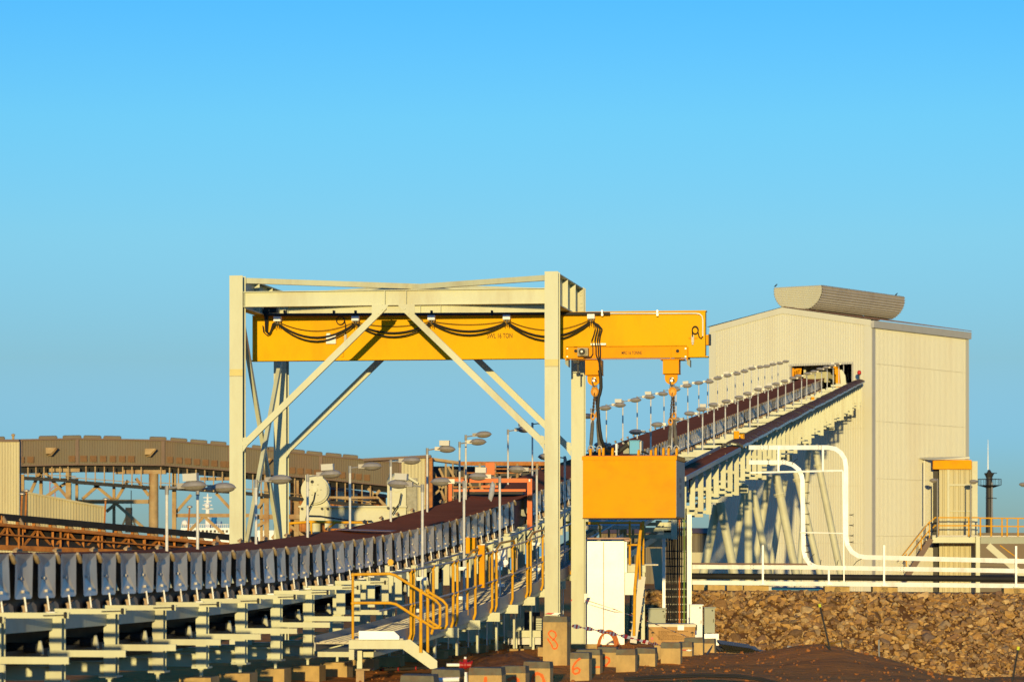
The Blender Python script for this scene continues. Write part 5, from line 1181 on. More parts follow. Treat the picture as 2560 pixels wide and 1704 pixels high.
# chain slings
def sling(cx, pts, lab):
    t = thing('chain_sling', lab, 'chain sling', GP(cx, 950, SG_), 'chain slings holding the yellow box')
    m = MB(); S_ = SG_
    m.tube([GP(cx - 4, 945, S_ - .09), GP(cx - 5, 955, S_ - .09), GP(cx - 1, 965, S_), GP(cx, 966, S_ + .02), GP(cx + 2, 962, S_ + .05), GP(cx + 5, 952, S_ - .05), GP(cx + 2, 945, S_ - .09), GP(cx - 1, 943.5, S_ - .09)], .016, 8, closed=True)
    m.tube([GP(cx - 1, 951, S_ - .14), GP(cx - 1, 951, S_ + .1)], .02, 8); part('shackle', m, STEELB, t, smooth=True)
    m = MB(); c = GP(cx + 1, 969, S_); m.tube([c + N * .04 * math.cos(2 * PI * i / 10) + UP * .085 * math.sin(2 * PI * i / 10) for i in range(10)], .016, 8, closed=True); part('ring', m, STEELB, t, smooth=True)
    m = MB(); c = GP(cx + 2, 979, S_); m.disc(c, D, .062, .05, 14); m.tube([c + N * .062 * math.cos(2 * PI * i / 12) + UP * .075 * math.sin(2 * PI * i / 12) - D * .03 for i in range(12)], .018, 8, closed=True); part('hook_block', m, HOOKM, t)
    for k, (x1, y1, x2, y2) in enumerate(pts):
        lm = MB(); n = 13
        for i in range(n):
            f = i / (n - 1); p = GP(cx + 1 + (k * 3) + (x1 - cx - 1 - k * 3) * f, 986 + (y1 - 986) * f, S_ - .03 + k * .05)
            ax = N if (i + k) % 2 else (N * .25 + D * .97)
            lm.tube([p + ax * .017 * math.cos(2 * PI * j / 8) + UP * .030 * math.sin(2 * PI * j / 8) for j in range(8)], .0085, 5, closed=True)
        part('chain', lm, CHAINM, t, smooth=True)
        m = MB(); p = GP(x1, y1 + 4, S_ - .03 + k * .05); m.tube([p + N * .035 * math.cos(2 * PI * i / 10) + UP * .06 * math.sin(2 * PI * i / 10) for i in range(10)], .016, 7, closed=True); m.tube([p - UP * .03, p - UP * .13 + N * .01, p - UP * .15 - N * .02], .018, 7); part('hook', m, HOOKM, t, smooth=True)
        m = MB(); a = GP(x1, y1 + 14, S_ - .05 + k * .06); b = GP(x2, y2, S_ - .32 + .02 * k); m.tube([a, a.lerp(b, .12), a.lerp(b, .5), a.lerp(b, .88), b], [.016, .032, .036, .034, .018], 9); part('webbing', m, SLING, t, smooth=True)
        m = MB(); c = GP(x2, y2 + 6, S_ - .34); m.tube([c + N * .045 * math.cos(PI * i / 8) + UP * (.07 * math.sin(PI * i / 8)) for i in range(9)], .013, 7); m.tube([c - N * .055, c + N * .055], .013, 7); m.tube([c - N * .045, c - N * .045 - UP * .05], .014, 7); m.tube([c + N * .045, c + N * .045 - UP * .05], .014, 7); part('shackle', m, GALV, t, smooth=True)
sling(1485.5, ((1482, 1037, 1477, 1117), (1494, 1032, 1498.5, 1117)), 'chain sling half hidden by the thick black cable')
sling(1680, ((1676, 1050, 1673, 1117), (1685, 1035, 1691, 1117)), 'chain sling hanging clear of any cable')

# ------------------------------------------------------------------ cabinets, ladder, crate and cable tray beside the gantry
wc = thing('electrical_cabinet', 'tall white two door electrical cabinet beside the rear gantry column', 'cabinet', W(1508, 1612, 63))
ZC = 63.2
m = MB(); a, b = W(1440, 1612, ZC), W(1561, 1352, ZC); m.box(V(((a.x + b.x) / 2, ZC + .3, (a.z + b.z) / 2)), EX * (b.x - a.x), EY * .6, UP * (b.z - a.z)); part('carcass', m, WHITE, wc)
for x0, x1 in ((1444, 1508.2), (1509.8, 1559.5)):
    m = MB(); fbox(m, x0, x1, 1354, 1596, ZC - .022, .02); part('door', m, WHITE, wc)
m = MB(); fbox(m, 1508.3, 1509.7, 1354, 1596, ZC - .012, .008); part('door_seam', m, LOUV, wc)
m = MB(); a = W(1436, 1352, ZC); b = W(1574, 1345, ZC); m.box(V(((a.x + b.x) / 2, ZC + .3, b.z)), EX * (b.x - a.x), EY * .72, UP * .03); m.prism([W(1566, 1352, ZC - .06), W(1574, 1353, ZC - .06), W(1574, 1345, ZC - .06), W(1556, 1346, ZC - .06)], EY * .6); part('roof', m, mat('dusty_cabinet_roof', (.4, .25, .2), .8), wc)
m = MB(); fbox(m, 1562, 1567, 1353, 1430, ZC - .02, .3); part('side_return', m, WHITE, wc)
jb = thing('junction_box', 'square white junction box fixed to the side of the tall cabinet', 'box', W(1579, 1486, 62.6))
m = MB(); fbox(m, 1563, 1594, 1432, 1485, 62.6, .2); part('body', m, WHITE, jb); m = MB(); fbox(m, 1562.5, 1595.5, 1431, 1486, 62.58, .02); part('door', m, BRITE, jb)
ld = thing('access_ladder', 'steep yellow railed access ladder beside the white cabinet', 'ladder', W(1590, 1610, 61.8))
ZL = 61.9
m = MB(); m.bar(W(1606, 1440, ZL), W(1583, 1606, ZL), .04, .13); part('stringer', m, GALV, ld)
m = MB(); m.bar(W(1606, 1440, ZL + .7), W(1583, 1606, ZL + .7), .04, .13); part('stringer', m, GALV, ld)
m = MB(); m.tube([W(1604, 1305, ZL - .05), W(1594, 1390, ZL - .05), W(1587, 1475, ZL - .05), W(1585, 1588, ZL - .05)], .03, 8); part('handrail', m, RAIL, ld, smooth=True)
m = MB(); m.tube([W(1600, 1447, ZL - .05), W(1599, 1375, ZL - .05), W(1603, 1305, ZL - .05)], .022, 8); part('handrail', m, RAIL, ld, smooth=True)
for i in range(6):
    m = MB(); k = i / 6; m.box(W(1599 - 16 * k, 1470 + 125 * k, ZL + .35), EX * .18, EY * .64, UP * .02); part('tread', m, RAIL if i % 2 else GRATE, ld)
lp = thing('landing', 'small cream landing with yellow guardrail above the white cabinet', 'landing', W(1607, 1612, 62.6))
m = MB(); fbox(m, 1567, 1614, 1412, 1425, 64.0, .1); fbox(m, 1567, 1614, 1425, 1430, 63.95, .12); part('beam', m, CREAM, lp)
m = MB(); fbox(m, 1603, 1612, 1430, 1618, 64.0, .1); part('leg', m, CREAM, lp)
m = MB(); a = W(1590, 1411, 64.1); m.box(a + EY * 1.2, EX * .9, EY * 2.2, UP * .03); part('deck', m, GRATE, lp)
for px in (1574.5, 1608):
    m = MB(); m.tube([W(px, 1411, 64.0), W(px, 1305, 64.0)], .024, 8)
    for py in (1305, 1361): m.ball(W(px, py, 64.0), .034, .034, .034, 8, 5)
    part('guard_post', m, RAIL, lp, smooth=True)
for pts in (((1462, 1306), (1608, 1306)), ((1567, 1361), (1608, 1361)), ((1466, 1308), (1494, 1308), (1500, 1314), (1501, 1345))):
    m = MB(); m.tube([W(x, y_, 64.0) for x, y_ in pts], .022, 8); part('guardrail', m, RAIL, lp, smooth=True)
gr2 = thing('column_guardrail', 'short yellow guardrail seen between the front and rear gantry columns', 'guardrail', W(1425, 1425, 66))
m = MB(); m.tube([W(1425, 1425, 66), W(1425, 1303, 66)], .026, 8)
for py in (1305, 1359): m.ball(W(1425, py, 66), .036, .036, .036, 8, 5)
part('post', m, RAIL, gr2, smooth=True)
for py in (1305, 1359):
    m = MB(); m.tube([W(1409, py, 66), W(1440, py, 66)], .024, 8); part('rail', m, RAIL, gr2)
# cross members of the shaded steelwork behind the cabinet
sw = thing('shaded_steelwork', 'blue-shaded cream steel frame under the elevated belt behind the white cabinet', 'steel frame', W(1570, 1620, 78))
for px, w_, y0, y1 in ((1484, 6, 1290, 1620), (1520, 5, 1290, 1620), (1549, 18, 1290, 1470), (1580, 6, 1290, 1620), (1600, 14, 1290, 1420), (1640, 14, 1300, 1365), (1672, 12, 1296, 1350)):
    m = MB(); fbox(m, px, px + w_, y0, y1, 78 + .001 * px, .2); part('post', m, CREAM, sw)
for x0, x1, y0, y1 in ((1660, 1730, 1309, 1316), (1660, 1730, 1325, 1339), (1610, 1690, 1318, 1330), (1600, 1668, 1336, 1350), (1612, 1668, 1352, 1366), (1465, 1560, 1318, 1323)):
    m = MB(); fbox(m, x0, x1, y0, y1, 77.8, .12)
    if x1 > 1665:
        for q in (4, 10):
            m.disc(W(x1 - q, (y0 + y1) / 2 - 2, 77.78), EY, .012, .03, 6)
    part('cross_member', m, CREAM, sw)
m = MB()
for i in range(16): m.tube([W(1470 + i * 3, 1360 - i * 3, 79), W(1520 + i * 3, 1310 - i * 3, 79)], .01, 4)
part('tie_rods', m, CREAM2, sw)
# lower works at the foot of the front right column: dark hydraulic take-up
tk = thing('take_up_frame', 'low cream and dark steel take-up frame by the foot of the gantry', 'take-up frame', W(1310, 1640, 60))
m = MB(); fbox(m, 1268, 1352, 1575, 1592, 60, .25); part('cross_beam', m, CREAM, tk); m = MB(); fbox(m, 1285, 1310, 1545, 1575, 60.6, .3); part('bearing_block', m, CREAM, tk)
m = MB(); fbox(m, 1270, 1352, 1593, 1610, 60.1, .3); part('lower_beam', m, GALV, tk)
m = MB(); fbox(m, 1287, 1293, 1590, 1630, 59.9, .06); part('leg', m, CREAM, tk); m = MB(); fbox(m, 1330, 1336, 1592, 1630, 59.9, .06); part('leg', m, CREAM, tk)
m = MB(); fbox(m, 1311, 1350, 1530, 1573, 61.5, .5); part('dark_housing', m, DARK, tk); m = MB(); fbox(m, 1270, 1350, 1611, 1625, 60.6, .2); part('bottom_plate', m, DARK, tk)
for i in range(7):
    m = MB(); fbox(m, 1340, 1354, 1545 + i * 4.4, 1547.6 + i * 4.4, 59.8, .3); part('step_bar', m, CREAM, tk)
m = MB(); fbox(m, 1268, 1310, 1621, 1640, 59.5, .35); solo('low_plinth', m, CONC, 'low flat concrete plinth beside the gravel heap under the take-up frame', 'plinth', W(1289, 1640, 59.5))
for i, (x0, x1, y0, y1, Z, lab) in enumerate(((1225, 1259, 1609, 1645, 60, 'tall rear concrete block beside the low plinth'), (1181, 1218, 1612, 1650, 59, 'rear concrete block between two others behind the gravel'), (1130, 1164, 1618, 1660, 58, 'rear concrete block in half shade beside the stair foot'), (913, 945, 1639, 1697, 52, 'narrow yellowed concrete block under the stair platform'), (962, 1004, 1641, 1690, 53, 'concrete block in shade behind the stair platform legs'))):
    m = MB(); a, b = W(x0, y1, Z), W(x1, y0, Z); m.box(V(((a.x + b.x) / 2, Z + .15, (a.z + b.z) / 2 - .15)) + N * 0, N * (b.x - a.x), D * .34, UP * (b.z - a.z + .3))
    solo('concrete_block', m, CONC, lab, 'concrete block', W((x0 + x1) / 2, y1, Z), 'concrete blocks around the gantry')
# shipping crate
cr = thing('shipping_crate', 'plywood shipping crate with faded black stencils and torn wrapping', 'crate', W(1680, 1632, 69))
m = MB(); fbox(m, 1622, 1738, 1566, 1632, 69, .8); part('body', m, WOOD, cr)
m = MB(); fbox(m, 1621, 1740, 1559, 1566, 68.96, .9); part('top_edge', m, mat('torn_wrap', (.5, .42, .3), .4, var=.4, scale=6), cr)
m = MB(); fbox(m, 1694, 1710, 1562, 1574, 68.92, .02); part('label', m, WHITE, cr)
m = MB(); fbox(m, 1738.3, 1743, 1561, 1575, 68.98, .8); part('torn_flap', m, DARK, cr)
m = MB(); rz = random.Random(11)
for i in range(7):
    x = 1646; y_ = 1576 + i * 3.3
    while x < (1664 if i == 2 else 1720 if i not in (1, 3) else 1690):
        l_ = rz.uniform(2, 6); fbox(m, x, x + l_, y_, y_ + 1.6, 68.99, .006); x += l_ + rz.uniform(.8, 1.8)
part('stencilled_lines', m, mat('faded_stencil', (.2, .11, .04), .8), cr)
m = MB()
for px in (1632, 1731):
    pl = [W(px - 4.5, 1582, 68.99)] + [W(px - 4.5 * math.cos(PI * i / 8), 1582 - 4 * math.sin(PI * i / 8), 68.99) for i in range(1, 8)] + [W(px + 4.5, 1582, 68.99)]
    m.prism(pl, EY * .006); fbox(m, px - .5, px + .5, 1582.5, 1588, 68.99, .006)
part('umbrella_mark', m, INK, cr)
m = MB(); fbox(m, 1627, 1633, 1592, 1597, 68.99, .006); fbox(m, 1629.5, 1630.5, 1597.5, 1601, 68.99, .006); fbox(m, 1627.5, 1632.5, 1601.4, 1602.2, 68.99, .006); part('glass_mark', m, RED, cr)
# enclosures
def enclosure(x0, x1, y0, y1, Z, m_, lab, d=.3, hinge=True):
    t = thing('steel_enclosure', lab, 'enclosure', W((x0 + x1) / 2, y1, Z))
    m = MB(); fbox(m, x0, x1, y0, y1, Z, d); part('body', m, m_, t)
    m = MB(); fbox(m, x0 + 1, x1 - 1, y0 + 1, y1 - 1, Z - .022, .018); part('door', m, m_, t)
    m = MB(); fbox(m, x1 - 4, x1 - 2.5, (y0 + y1) / 2 - 4, (y0 + y1) / 2 + 4, Z - .05, .03); m.disc(W(x1 - 6, y0 + 5, Z - .03), EY, .02, .02, 6); part('latch', m, DARK, t)
    m = MB(); fbox(m, x0 - .5, x1 + 3, y0 - 3, y0 - .5, Z - .05, d + .1); part('rain_lid', m, m_, t)
    if y1 < 1590:
        m = MB(); fbox(m, x0 + 3, x0 + 6, y1, 1630, Z + .1, .05); fbox(m, x1 - 6, x1 - 3, y1, 1630, Z + .1, .05); part('stand_leg', m, GALV, t)
enclosure(1621, 1664, 1522, 1557, 72, GREYB, 'grey green enclosure behind the crate')
enclosure(1725, 1756, 1513, 1594, 71, BRITE, 'bright bare metal enclosure at the foot of the cable tray')
enclosure(1761, 1787, 1520, 1581, 71.5, GREYB, 'grey green enclosure in front of the rock wall')
m = MB(); fbox(m, 1761, 1797, 1583, 1612, 71.4, .15); solo('white_bracket', m, GALVW, 'bright steel bracket below the grey green enclosure at the rock wall', 'bracket', W(1779, 1612, 71.4))
# vertical cable tray
vt = thing('vertical_cable_tray', 'vertical cable tray with black, orange and green cables under the elevated belt', 'cable tray', W(1695, 1570, 77))
for x0, x1 in ((1656, 1663.5), (1718, 1729)):
    m = MB(); fbox(m, x0, x1, 1340 if x0 < 1700 else 1285, 1580, 77, .1); part('side_rail', m, GALVW, vt)
for i in range(11):
    m = MB(); fbox(m, 1664, 1718, 1375 + i * 19, 1378 + i * 19, 77.08, .04); part('rung', m, GALV, vt)
vr = random.Random(4)
for i in range(9):
    x = 1667 + i * 2.7; m = MB(); m.tube([W(x + vr.uniform(-.5, .5), 1340 + j * 34, 77.0) for j in range(8)], .012, 6); part('black_cable', m, BLACK, vt)
for px, r_, m_, nm_ in ((1693, .022, DARK, 'thick_cable'), (1698.5, .022, HOSE, 'orange_cable'), (1704, .018, BLACK, 'black_cable'), (1710, .02, GREEN, 'green_cable'), (1715, .016, DARK, 'thick_cable')):
    m = MB(); m.tube([W(px, 1270, 76.9), W(px + .6, 1400, 76.95), W(px, 1500, 76.95), W(px + .4, 1580, 77)], r_, 8); part(nm_, m, m_, vt, smooth=True)
# ------------------------------------------------------------------ white cable trays and pipe on top of the rock wall
def ZT(px): return 85.2 - (px - 1880) / 680 * 3.2
def T(px, py, dz=0): return W(px, py, ZT(px) + dz)
TW = GALVW
TRAYS = [('upper white cable tray making the bigger loop down beside the shed', [(1872, 1118), (2070, 1118), (2088, 1121), (2102, 1131), (2112, 1147), (2115, 1168), (2115, 1340), (2119, 1362), (2130, 1379), (2146, 1389), (2164, 1392), (2600, 1403)], 11.5),
         ('inner white cable tray making the smaller loop inside the bigger one', [(1872, 1155), (1962, 1155), (1982, 1161), (1997, 1173), (2004, 1188), (2006, 1200), (2009, 1372), (2013, 1392), (2024, 1408), (2040, 1416), (2060, 1418), (2600, 1427)], 11.),
         ('short white cable tray resting behind the inner loop', [(1731, 1416), (2040, 1417.5)], 10.5),
         ('lowest white cable tray along the top of the rock wall', [(1730, 1455), (2600, 1464)], 11.)]
for lab, pts, wpx in TRAYS:
    t = thing('cable_tray', lab, 'cable tray', T(pts[0][0], pts[0][1]), 'white cable trays above the rock wall')
    for k, nm_ in ((0, 'front_rail'), (1, 'rear_rail')):
        m = MB(); dz = .35 * k; n = len(pts); wd = wpx * 83 / F / 2
        P2 = [T(a, b, dz) for a, b in pts]; ring = []
        for i, p in enumerate(P2):
            tg = (P2[min(i + 1, n - 1)] - P2[max(i - 1, 0)]).normalized(); nn = V((-tg.z, 0, tg.x)).normalized()
            ring.append((p - nn * wd, p + nn * wd))
        for (a, b), (c, d) in zip(ring, ring[1:]):
            m.hexa([a, c, c + EY * .02, a + EY * .02, b, d, d + EY * .02, b + EY * .02])
            if k == 0: 
                for e, f, g in ((a, c, 1), (b, d, -1)):
                    nn = (b - a).normalized() * g * .006
                    m.hexa([e - nn + EY * .021, f - nn + EY * .021, f - nn + EY * .33, e - nn + EY * .33, e + nn + EY * .021, f + nn + EY * .021, f + nn + EY * .33, e + nn + EY * .33]) if i % 1 == 0 and False else None
        part(nm_, m, TW, t)
    m = MB()
    for (a0, b0), (a1, b1) in zip(pts, pts[1:]):
        ln = math.hypot(a1 - a0, b1 - b0); q = max(1, int(ln / 26))
        for i in range(q): 
            f = (i + .5) / q; p = T(a0 + (a1 - a0) * f, b0 + (b1 - b0) * f); m.bar(p + EY * .021, p + EY * .349, .04, .015)
    part('rungs', m, TW, t)['kind'] = 'stuff'
    if wpx == 10.5:
        m = MB(); m.hexa([T(1731, 1410), T(2030, 1411.5), T(2030, 1411.5) + EY * .4, T(1731, 1410) + EY * .4, T(1731, 1406), T(2030, 1407.5), T(2030, 1407.5) + EY * .4, T(1731, 1406) + EY * .4]); part('cover', m, SHEDR, t)
    # splice plates with bolts
    m = MB()
    for px in ([1905, 2050] if wpx > 11 and pts[0][1] < 1200 else [1960] if pts[0][1] < 1200 else [1880, 2255]):
        py = pts[0][1] + (0 if px < 1990 or pts[0][1] < 1200 else (px - 1730) * .0103)
        for dx in (-4, 4):
            for dy in (-3, 3): m.disc(T(px + dx, py + dy, -.012), EY, .010, .024, 6)
    part('splice_bolts', m, DARK, t)
    m = MB()
    if pts[0][1] < 1200:
        x0 = 1920; fbox(m, x0, x0 + 23, pts[0][1] - 5.5, pts[0][1] + 5.5, ZT(x0) - .01, .012); part('grey_splice_plate', m, GREYB, t)
br = thing('tray_bracket', 'thin horizontal pair of steel angles bracing the white tray loops', 'bracket', T(1990, 1180))
m = MB(); m.bar(T(1876, 1181, -.03), T(2107, 1175.5, -.03), .03, .05); part('angle', m, TW, br); m = MB(); m.bar(T(2001, 1330, -.03), T(2107, 1332, -.03), .03, .03); part('angle', m, TW, br)
m = MB(); m.bar(T(2107, 1177, -.03), T(2110, 1460, -.03), .03, .03, up=EY); part('upright', m, TW, br)
for px, y0, y1, lab in ((1907, 1362, 1460, 'white tray stanchion at the inner loop foot'), (1946, 1115, 1178, 'short white hanger below the upper tray at its grey splice plate'), (2057, 1113, 1178, 'short white hanger below the upper tray where the loop starts'), (2072, 1424, 1460, 'short white stanchion between pipe and trays'), (2210, 1362, 1463, 'white tray stanchion in front of the stairs'), (2540, 1364, 1466, 'white tray stanchion in front of the raised walkway stairs')):
    t = thing('tray_stanchion', lab, 'stanchion', T(px, y1), 'uprights carrying the white cable trays')
    m = MB(); a, b = T(px, y1, -.06), T(px, y0, -.06); m.bar(a, b, .05, .055, up=EY); part('post', m, TW, t)
    if y1 > 1400:
        m = MB(); m.box(T(px, y1, 0) - UP * .0 - EY * .05, EX * .14, EY * .14, UP * .02); part('base_plate', m, TW, t)
tie = thing('cable_ties', 'row of black cable tie tails along the white tray loops', 'cable ties', T(2010, 1300))
for px, pys in ((2012, (1204, 1231, 1257, 1284, 1310, 1337, 1363, 1379)), (2122, (1286, 1312, 1338, 1354))):
    for py in pys:
        m = MB(); a = T(px, py, -.02)
        for q in range(3): m.tube([a, a + EX * (.06 + .02 * q) + UP * .01 * (q - 1) - EY * .02, a + EX * .13 + UP * (.03 * (q - 1))], .005, 4)
        part('tie_tail', m, BLACK, tie)
for px, py, dx, dy in ((2024, 1400, 12, -16), (2051, 1410, 2, -12), (2093, 1411, 3, -12), (2134, 1412, 20, -16), (1980, 1160, 14, -14)):
    m = MB(); m.tube([T(px, py, -.03), T(px + dx * .4, py + dy * .6, -.04), T(px + dx, py + dy, -.04)], .009, 5); part('tie_tail', m, BLACK, tie)
m = MB(); m.tube([T(1725, 1439, .15), T(2620, 1447, .15)], .082, 16); solo('black_pipe', m, BLACK, 'long black pipe running along the top of the rock wall', 'pipe', T(1730, 1448, .15), smooth=True)
m = MB(); m.tube([T(1930, 1470, 1.2), T(2062, 1472, 1.2)], .045, 10); solo('blue_pipe', m, BLUE, 'blue pipe low between concrete sleepers on the rock wall', 'pipe', T(1995, 1475, 1.2), smooth=True)
for i, (x0, x1, marks, lab) in enumerate(((1733, 1760, 0, 'short concrete sleeper beside the vertical cable tray'), (1770, 1812, 0, 'concrete sleeper in half shade, second from the vertical cable tray'), (1818, 1856, 0, 'brownish concrete sleeper under the short tray'), (1860, 1922, 0, 'broad plain concrete sleeper below the inner loop stanchion'), (2062, 2124, 1, 'concrete sleeper with black scrawl next to the blue pipe'), (2182, 2244, 1, 'concrete sleeper with black scrawl under the stairs stanchion'), (2510, 2572, 1, 'concrete sleeper with black scrawl under the raised walkway stairs'))):
    m = MB(); Z = ZT(x0) - .02; y0 = 1461 + (x0 - 1730) * .0103; m2 = fbox(m, x0, x1, y0, 1486, Z, .45)
    o = solo('concrete_sleeper', m, CONC, lab, 'sleeper', W((x0 + x1) / 2, 1486, Z), 'concrete sleepers under the cable trays')
    if marks:
        m = MB(); rz = random.Random(x0); c = W((x0 + x1) / 2, y0 + 9, Z)
        for j in range(4): ribbon(m, [(rz.uniform(-.1, -.05), .05 - j * .03), (rz.uniform(-.03, .03), .055 - j * .03), (rz.uniform(.04, .11), .045 - j * .03)], c, EX, UP, .012, -EY)
        part('black_scrawl', m, INK, o)
# ------------------------------------------------------------------ foreground: stakes, sheets, pipe, tape
def stake(x0, y0, x1, y1, Z, r, m_, cap, lab):
    t = thing('stake', lab, 'stake', W(x0, y0, Z)); m = MB(); m.tube([W(x0, y0 + 12, Z), W(x1, y1, Z)], r, 6); part('shaft', m, m_, t)
    if cap: m = MB(); d_ = (W(x1, y1, Z) - W(x0, y0, Z)).normalized(); m.tube([W(x1, y1, Z) - d_ * .01, W(x1, y1, Z) + d_ * .045], r * 1.5, 8); part('cap', m, cap, t)
stake(2080, 1632, 2050, 1515, 54, .017, DARK, YGREEN, 'dark leaning star stake with a yellow cap on the dirt mound')
stake(2110, 1632, 2103, 1600, 55, .012, DARK, None, 'short dark stake holding the yellow tape')
stake(2198, 1652, 2197, 1598, 62, .018, GALV, None, 'upright grey pipe stake at the rock wall toe')
stake(2528, 1706, 2545, 1622, 52, .017, DARK, YGREEN, 'dark leaning stake with a yellow cap at the foot of the rock wall')
m = MB(); m.tube([W(1970, 1617, 60), W(2036, 1624, 60)], .028, 10); m.tube([W(1968, 1616.6, 60), W(1976, 1617.6, 60)], .036, 10); solo('grey_pipe', m, GALV, 'short grey pipe lying on the mound before the rocks', 'pipe', W(2000, 1625, 60), smooth=True)
m = MB(); pts = [W(2022, 1620, 58), W(2045, 1614, 57), W(2070, 1609, 56), W(2104, 1600, 55)]
for a, b in zip(pts, pts[1:]):
    u = UP * .014; m.hexa([a - u, b - u * 1.3, b - u * 1.3 + EY * .004, a - u + EY * .004, a + u, b + u, b + u + EY * .004, a + u + EY * .004])
solo('yellow_tape', m, RAIL, 'twisted yellow tape strung from the short stake to the grey pipe', 'tape', W(2060, 1612, 56))
sh = thing('sheet_stack', 'untidy stack of grey corrugated sheets on timber beside the rock wall', 'stack', W(1850, 1640, 64))
rs = random.Random(8); SHEETM = mat('weathered_sheet', (.30, .28, .22), .8, var=.25, scale=4, spec=.1)
for i in range(9):
    m = MB(); y_ = 1629 - i * 2.6; x0, x1 = 1796 + rs.uniform(-4, 12) + i, 1918 - i * 4 + rs.uniform(-8, 8); n = 30
    for j in range(n):
        a0, a1 = x0 + (x1 - x0) * j / n, x0 + (x1 - x0) * (j + 1) / n; z0, z1 = (.5 if j % 2 else -.5), (-.5 if j % 2 else .5)
        sl = lambda a: (a - x0) * (.05 + .012 * i)
        m.face([W(a0, y_ + z0 + sl(a0), 63), W(a1, y_ + z1 + sl(a1), 63), W(a1, y_ + z1 + sl(a1), 63) + EY * 1.3 + UP * .05, W(a0, y_ + z0 + sl(a0), 63) + EY * 1.3 + UP * .05])
    part('sheet', m, SHEETM, sh)
for x0, x1 in ((1793, 1830), (1852, 1905)):
    m = MB(); fbox(m, x0, x1, 1634, 1645, 62.9, .1); part('timber', m, WOOD, sh)
# black hoses lying on the dirt, front right
m = MB(); Zs = [(1560, 1694, 44), (1640, 1689, 44), (1750, 1684, 44), (1840, 1686, 44), (1900, 1694, 44), (1950, 1706, 44), (1985, 1722, 44)]
for k in (0, 1): m.tube([W(a, b + k * 5, c - k * .3) for a, b, c in Zs], .016, 8)
solo('black_hose', m, BLACK, 'pair of thin black hoses curving over the red dirt', 'hose', W(1750, 1690, 44), smooth=True)
# concrete piles with spray-painted numbers
DIG = {'8': [(.0, .0), (.06, .1), (.05, .2), (-.02, .25), (-.07, .18), (-.03, .08), (.05, -.02), (.09, -.13), (.06, -.21), (.01, -.2), (-.02, -.1), (-.07, .0), (-.085, .05)],
       '2': [(-.06, .08), (-.01, .13), (.05, .11), (.06, .05), (.01, -.02), (-.05, -.08), (-.07, -.1), (.0, -.08), (.08, -.11)],
       '6': [(.07, .16), (.0, .09), (-.05, .0), (-.06, -.1), (-.02, -.15), (.05, -.12), (.06, -.06), (.01, -.03), (-.05, -.07)],
       '0': [(-.07, -.1), (-.06, .02), (-.02, .08), (.04, .06), (.07, -.02), (.07, -.1)],
       '7': [(-.06, .0), (.0, .03), (.05, .01), (.06, -.05)], '-': [(-.05, .0), (.05, .005)], '1': [(-.02, .12), (-.03, .0), (-.035, -.1)]}
piles = [(940, 1096, 36, 1690, 62, 0, '', 'very near blurred concrete block at the bottom edge, left of the numbered ones'),
         ]
def pile(x0, x1, y0, Z, ybase, dig, lab, cap=True, dx=0, dy=0, sc_=1., depth=.34, capm=CONCD):
    a, b = W(x0, y0, Z), W(x1, y0, Z); wd = b.x - a.x; zb = CH + (HZ - ybase) / F * Z
    t = thing('concrete_pile', lab, 'concrete pile', V(((a.x + b.x) / 2, Z + depth / 2, zb)), 'concrete pile stubs in a row')
    c = V(((a.x + b.x) / 2, Z, 0)) + D * depth / 2; ch = min(.09, .5 * wd) if cap else 0
    h = a.z - zb
    m = MB(); q = V((c.x, c.y, 0)); k = [q + N * i * wd / 2 + D * j * depth / 2 for i, j in ((-1, -1), (1, -1), (1, 1), (-1, 1))]; m.hexa([p + UP * zb for p in k] + [p + UP * (zb + h - ch) + N * rp_.uniform(-.004, .004) for p in k]); part('shaft', m, CONC, t)
    if cap:
        m = MB(); q = V((c.x, c.y, a.z - ch / 2)); k = [q + N * i * (wd / 2 + .004) + D * j * (depth / 2 + .004) for i, j in ((-1, -1), (1, -1), (1, 1), (-1, 1))]
        m.hexa([p - UP * ch / 2 for p in k] + [p.lerp(q, .05) + UP * (ch / 2 + rp_.uniform(-.012, .006)) for p in k]); part('stained_cap', m, capm, t)
    if dig:
        m = MB(); org = V(((a.x + b.x) / 2, Z, a.z)) + N * dx - UP * dy
        org = V((org.x, Z - .0 + (org.x - (a.x + b.x) / 2) * -N.y / N.x * -1, org.z)) - D * .002
        ribbon(m, [(p * sc_ * (1.45 if dig == '8' else 1.15), q * sc_) for p, q in DIG[dig]], org, N, UP, .032 * sc_ * 1.2, -D); part('painted_number', m, SPRAY, t)
pile(1357, 1418, 1540, 51.0, 1760, '8', 'tall concrete pile stub sprayed with a large orange 8', dx=-.04, dy=.38, sc_=.62, depth=.4)
pile(1000, 1085, 1686, 37.0, 1800, '', 'blurred unpainted pile stub with the lowest top of all')
pile(1078, 1150, 1672, 38.5, 1800, '', 'blurred unpainted pile stub behind the lowest topped one')
pile(1171, 1254, 1668, 38.5, 1800, '1', 'blurred pile stub with just a trace of orange paint', dx=.03, dy=.22, sc_=.9)
pile(1252, 1314, 1664, 41.5, 1800, '7', 'pile stub with half a hooked orange number cut off', dx=.0, dy=.18, sc_=1.)
pile(1308, 1375, 1653, 43.5, 1800, '0', 'pile stub with a cut off orange zero', dx=.02, dy=.24, sc_=1.)
pile(1344, 1372, 1617, 56, 1670, '', 'small pale pile stub behind the one with the 8', cap=False)
pile(1425, 1473, 1630, 46.5, 1722, '6', 'pile stub sprayed with an orange figure six', dx=-.05, dy=.2, sc_=.72)
pile(1440, 1500, 1622, 49, 1720, '-', 'pile stub sprayed with an orange dash between two numbered stubs', dx=.14, dy=.27, sc_=.7)
pile(1494, 1541, 1616, 51, 1712, '2', 'pile stub sprayed with an orange figure two', dx=-.02, dy=.27, sc_=.82)
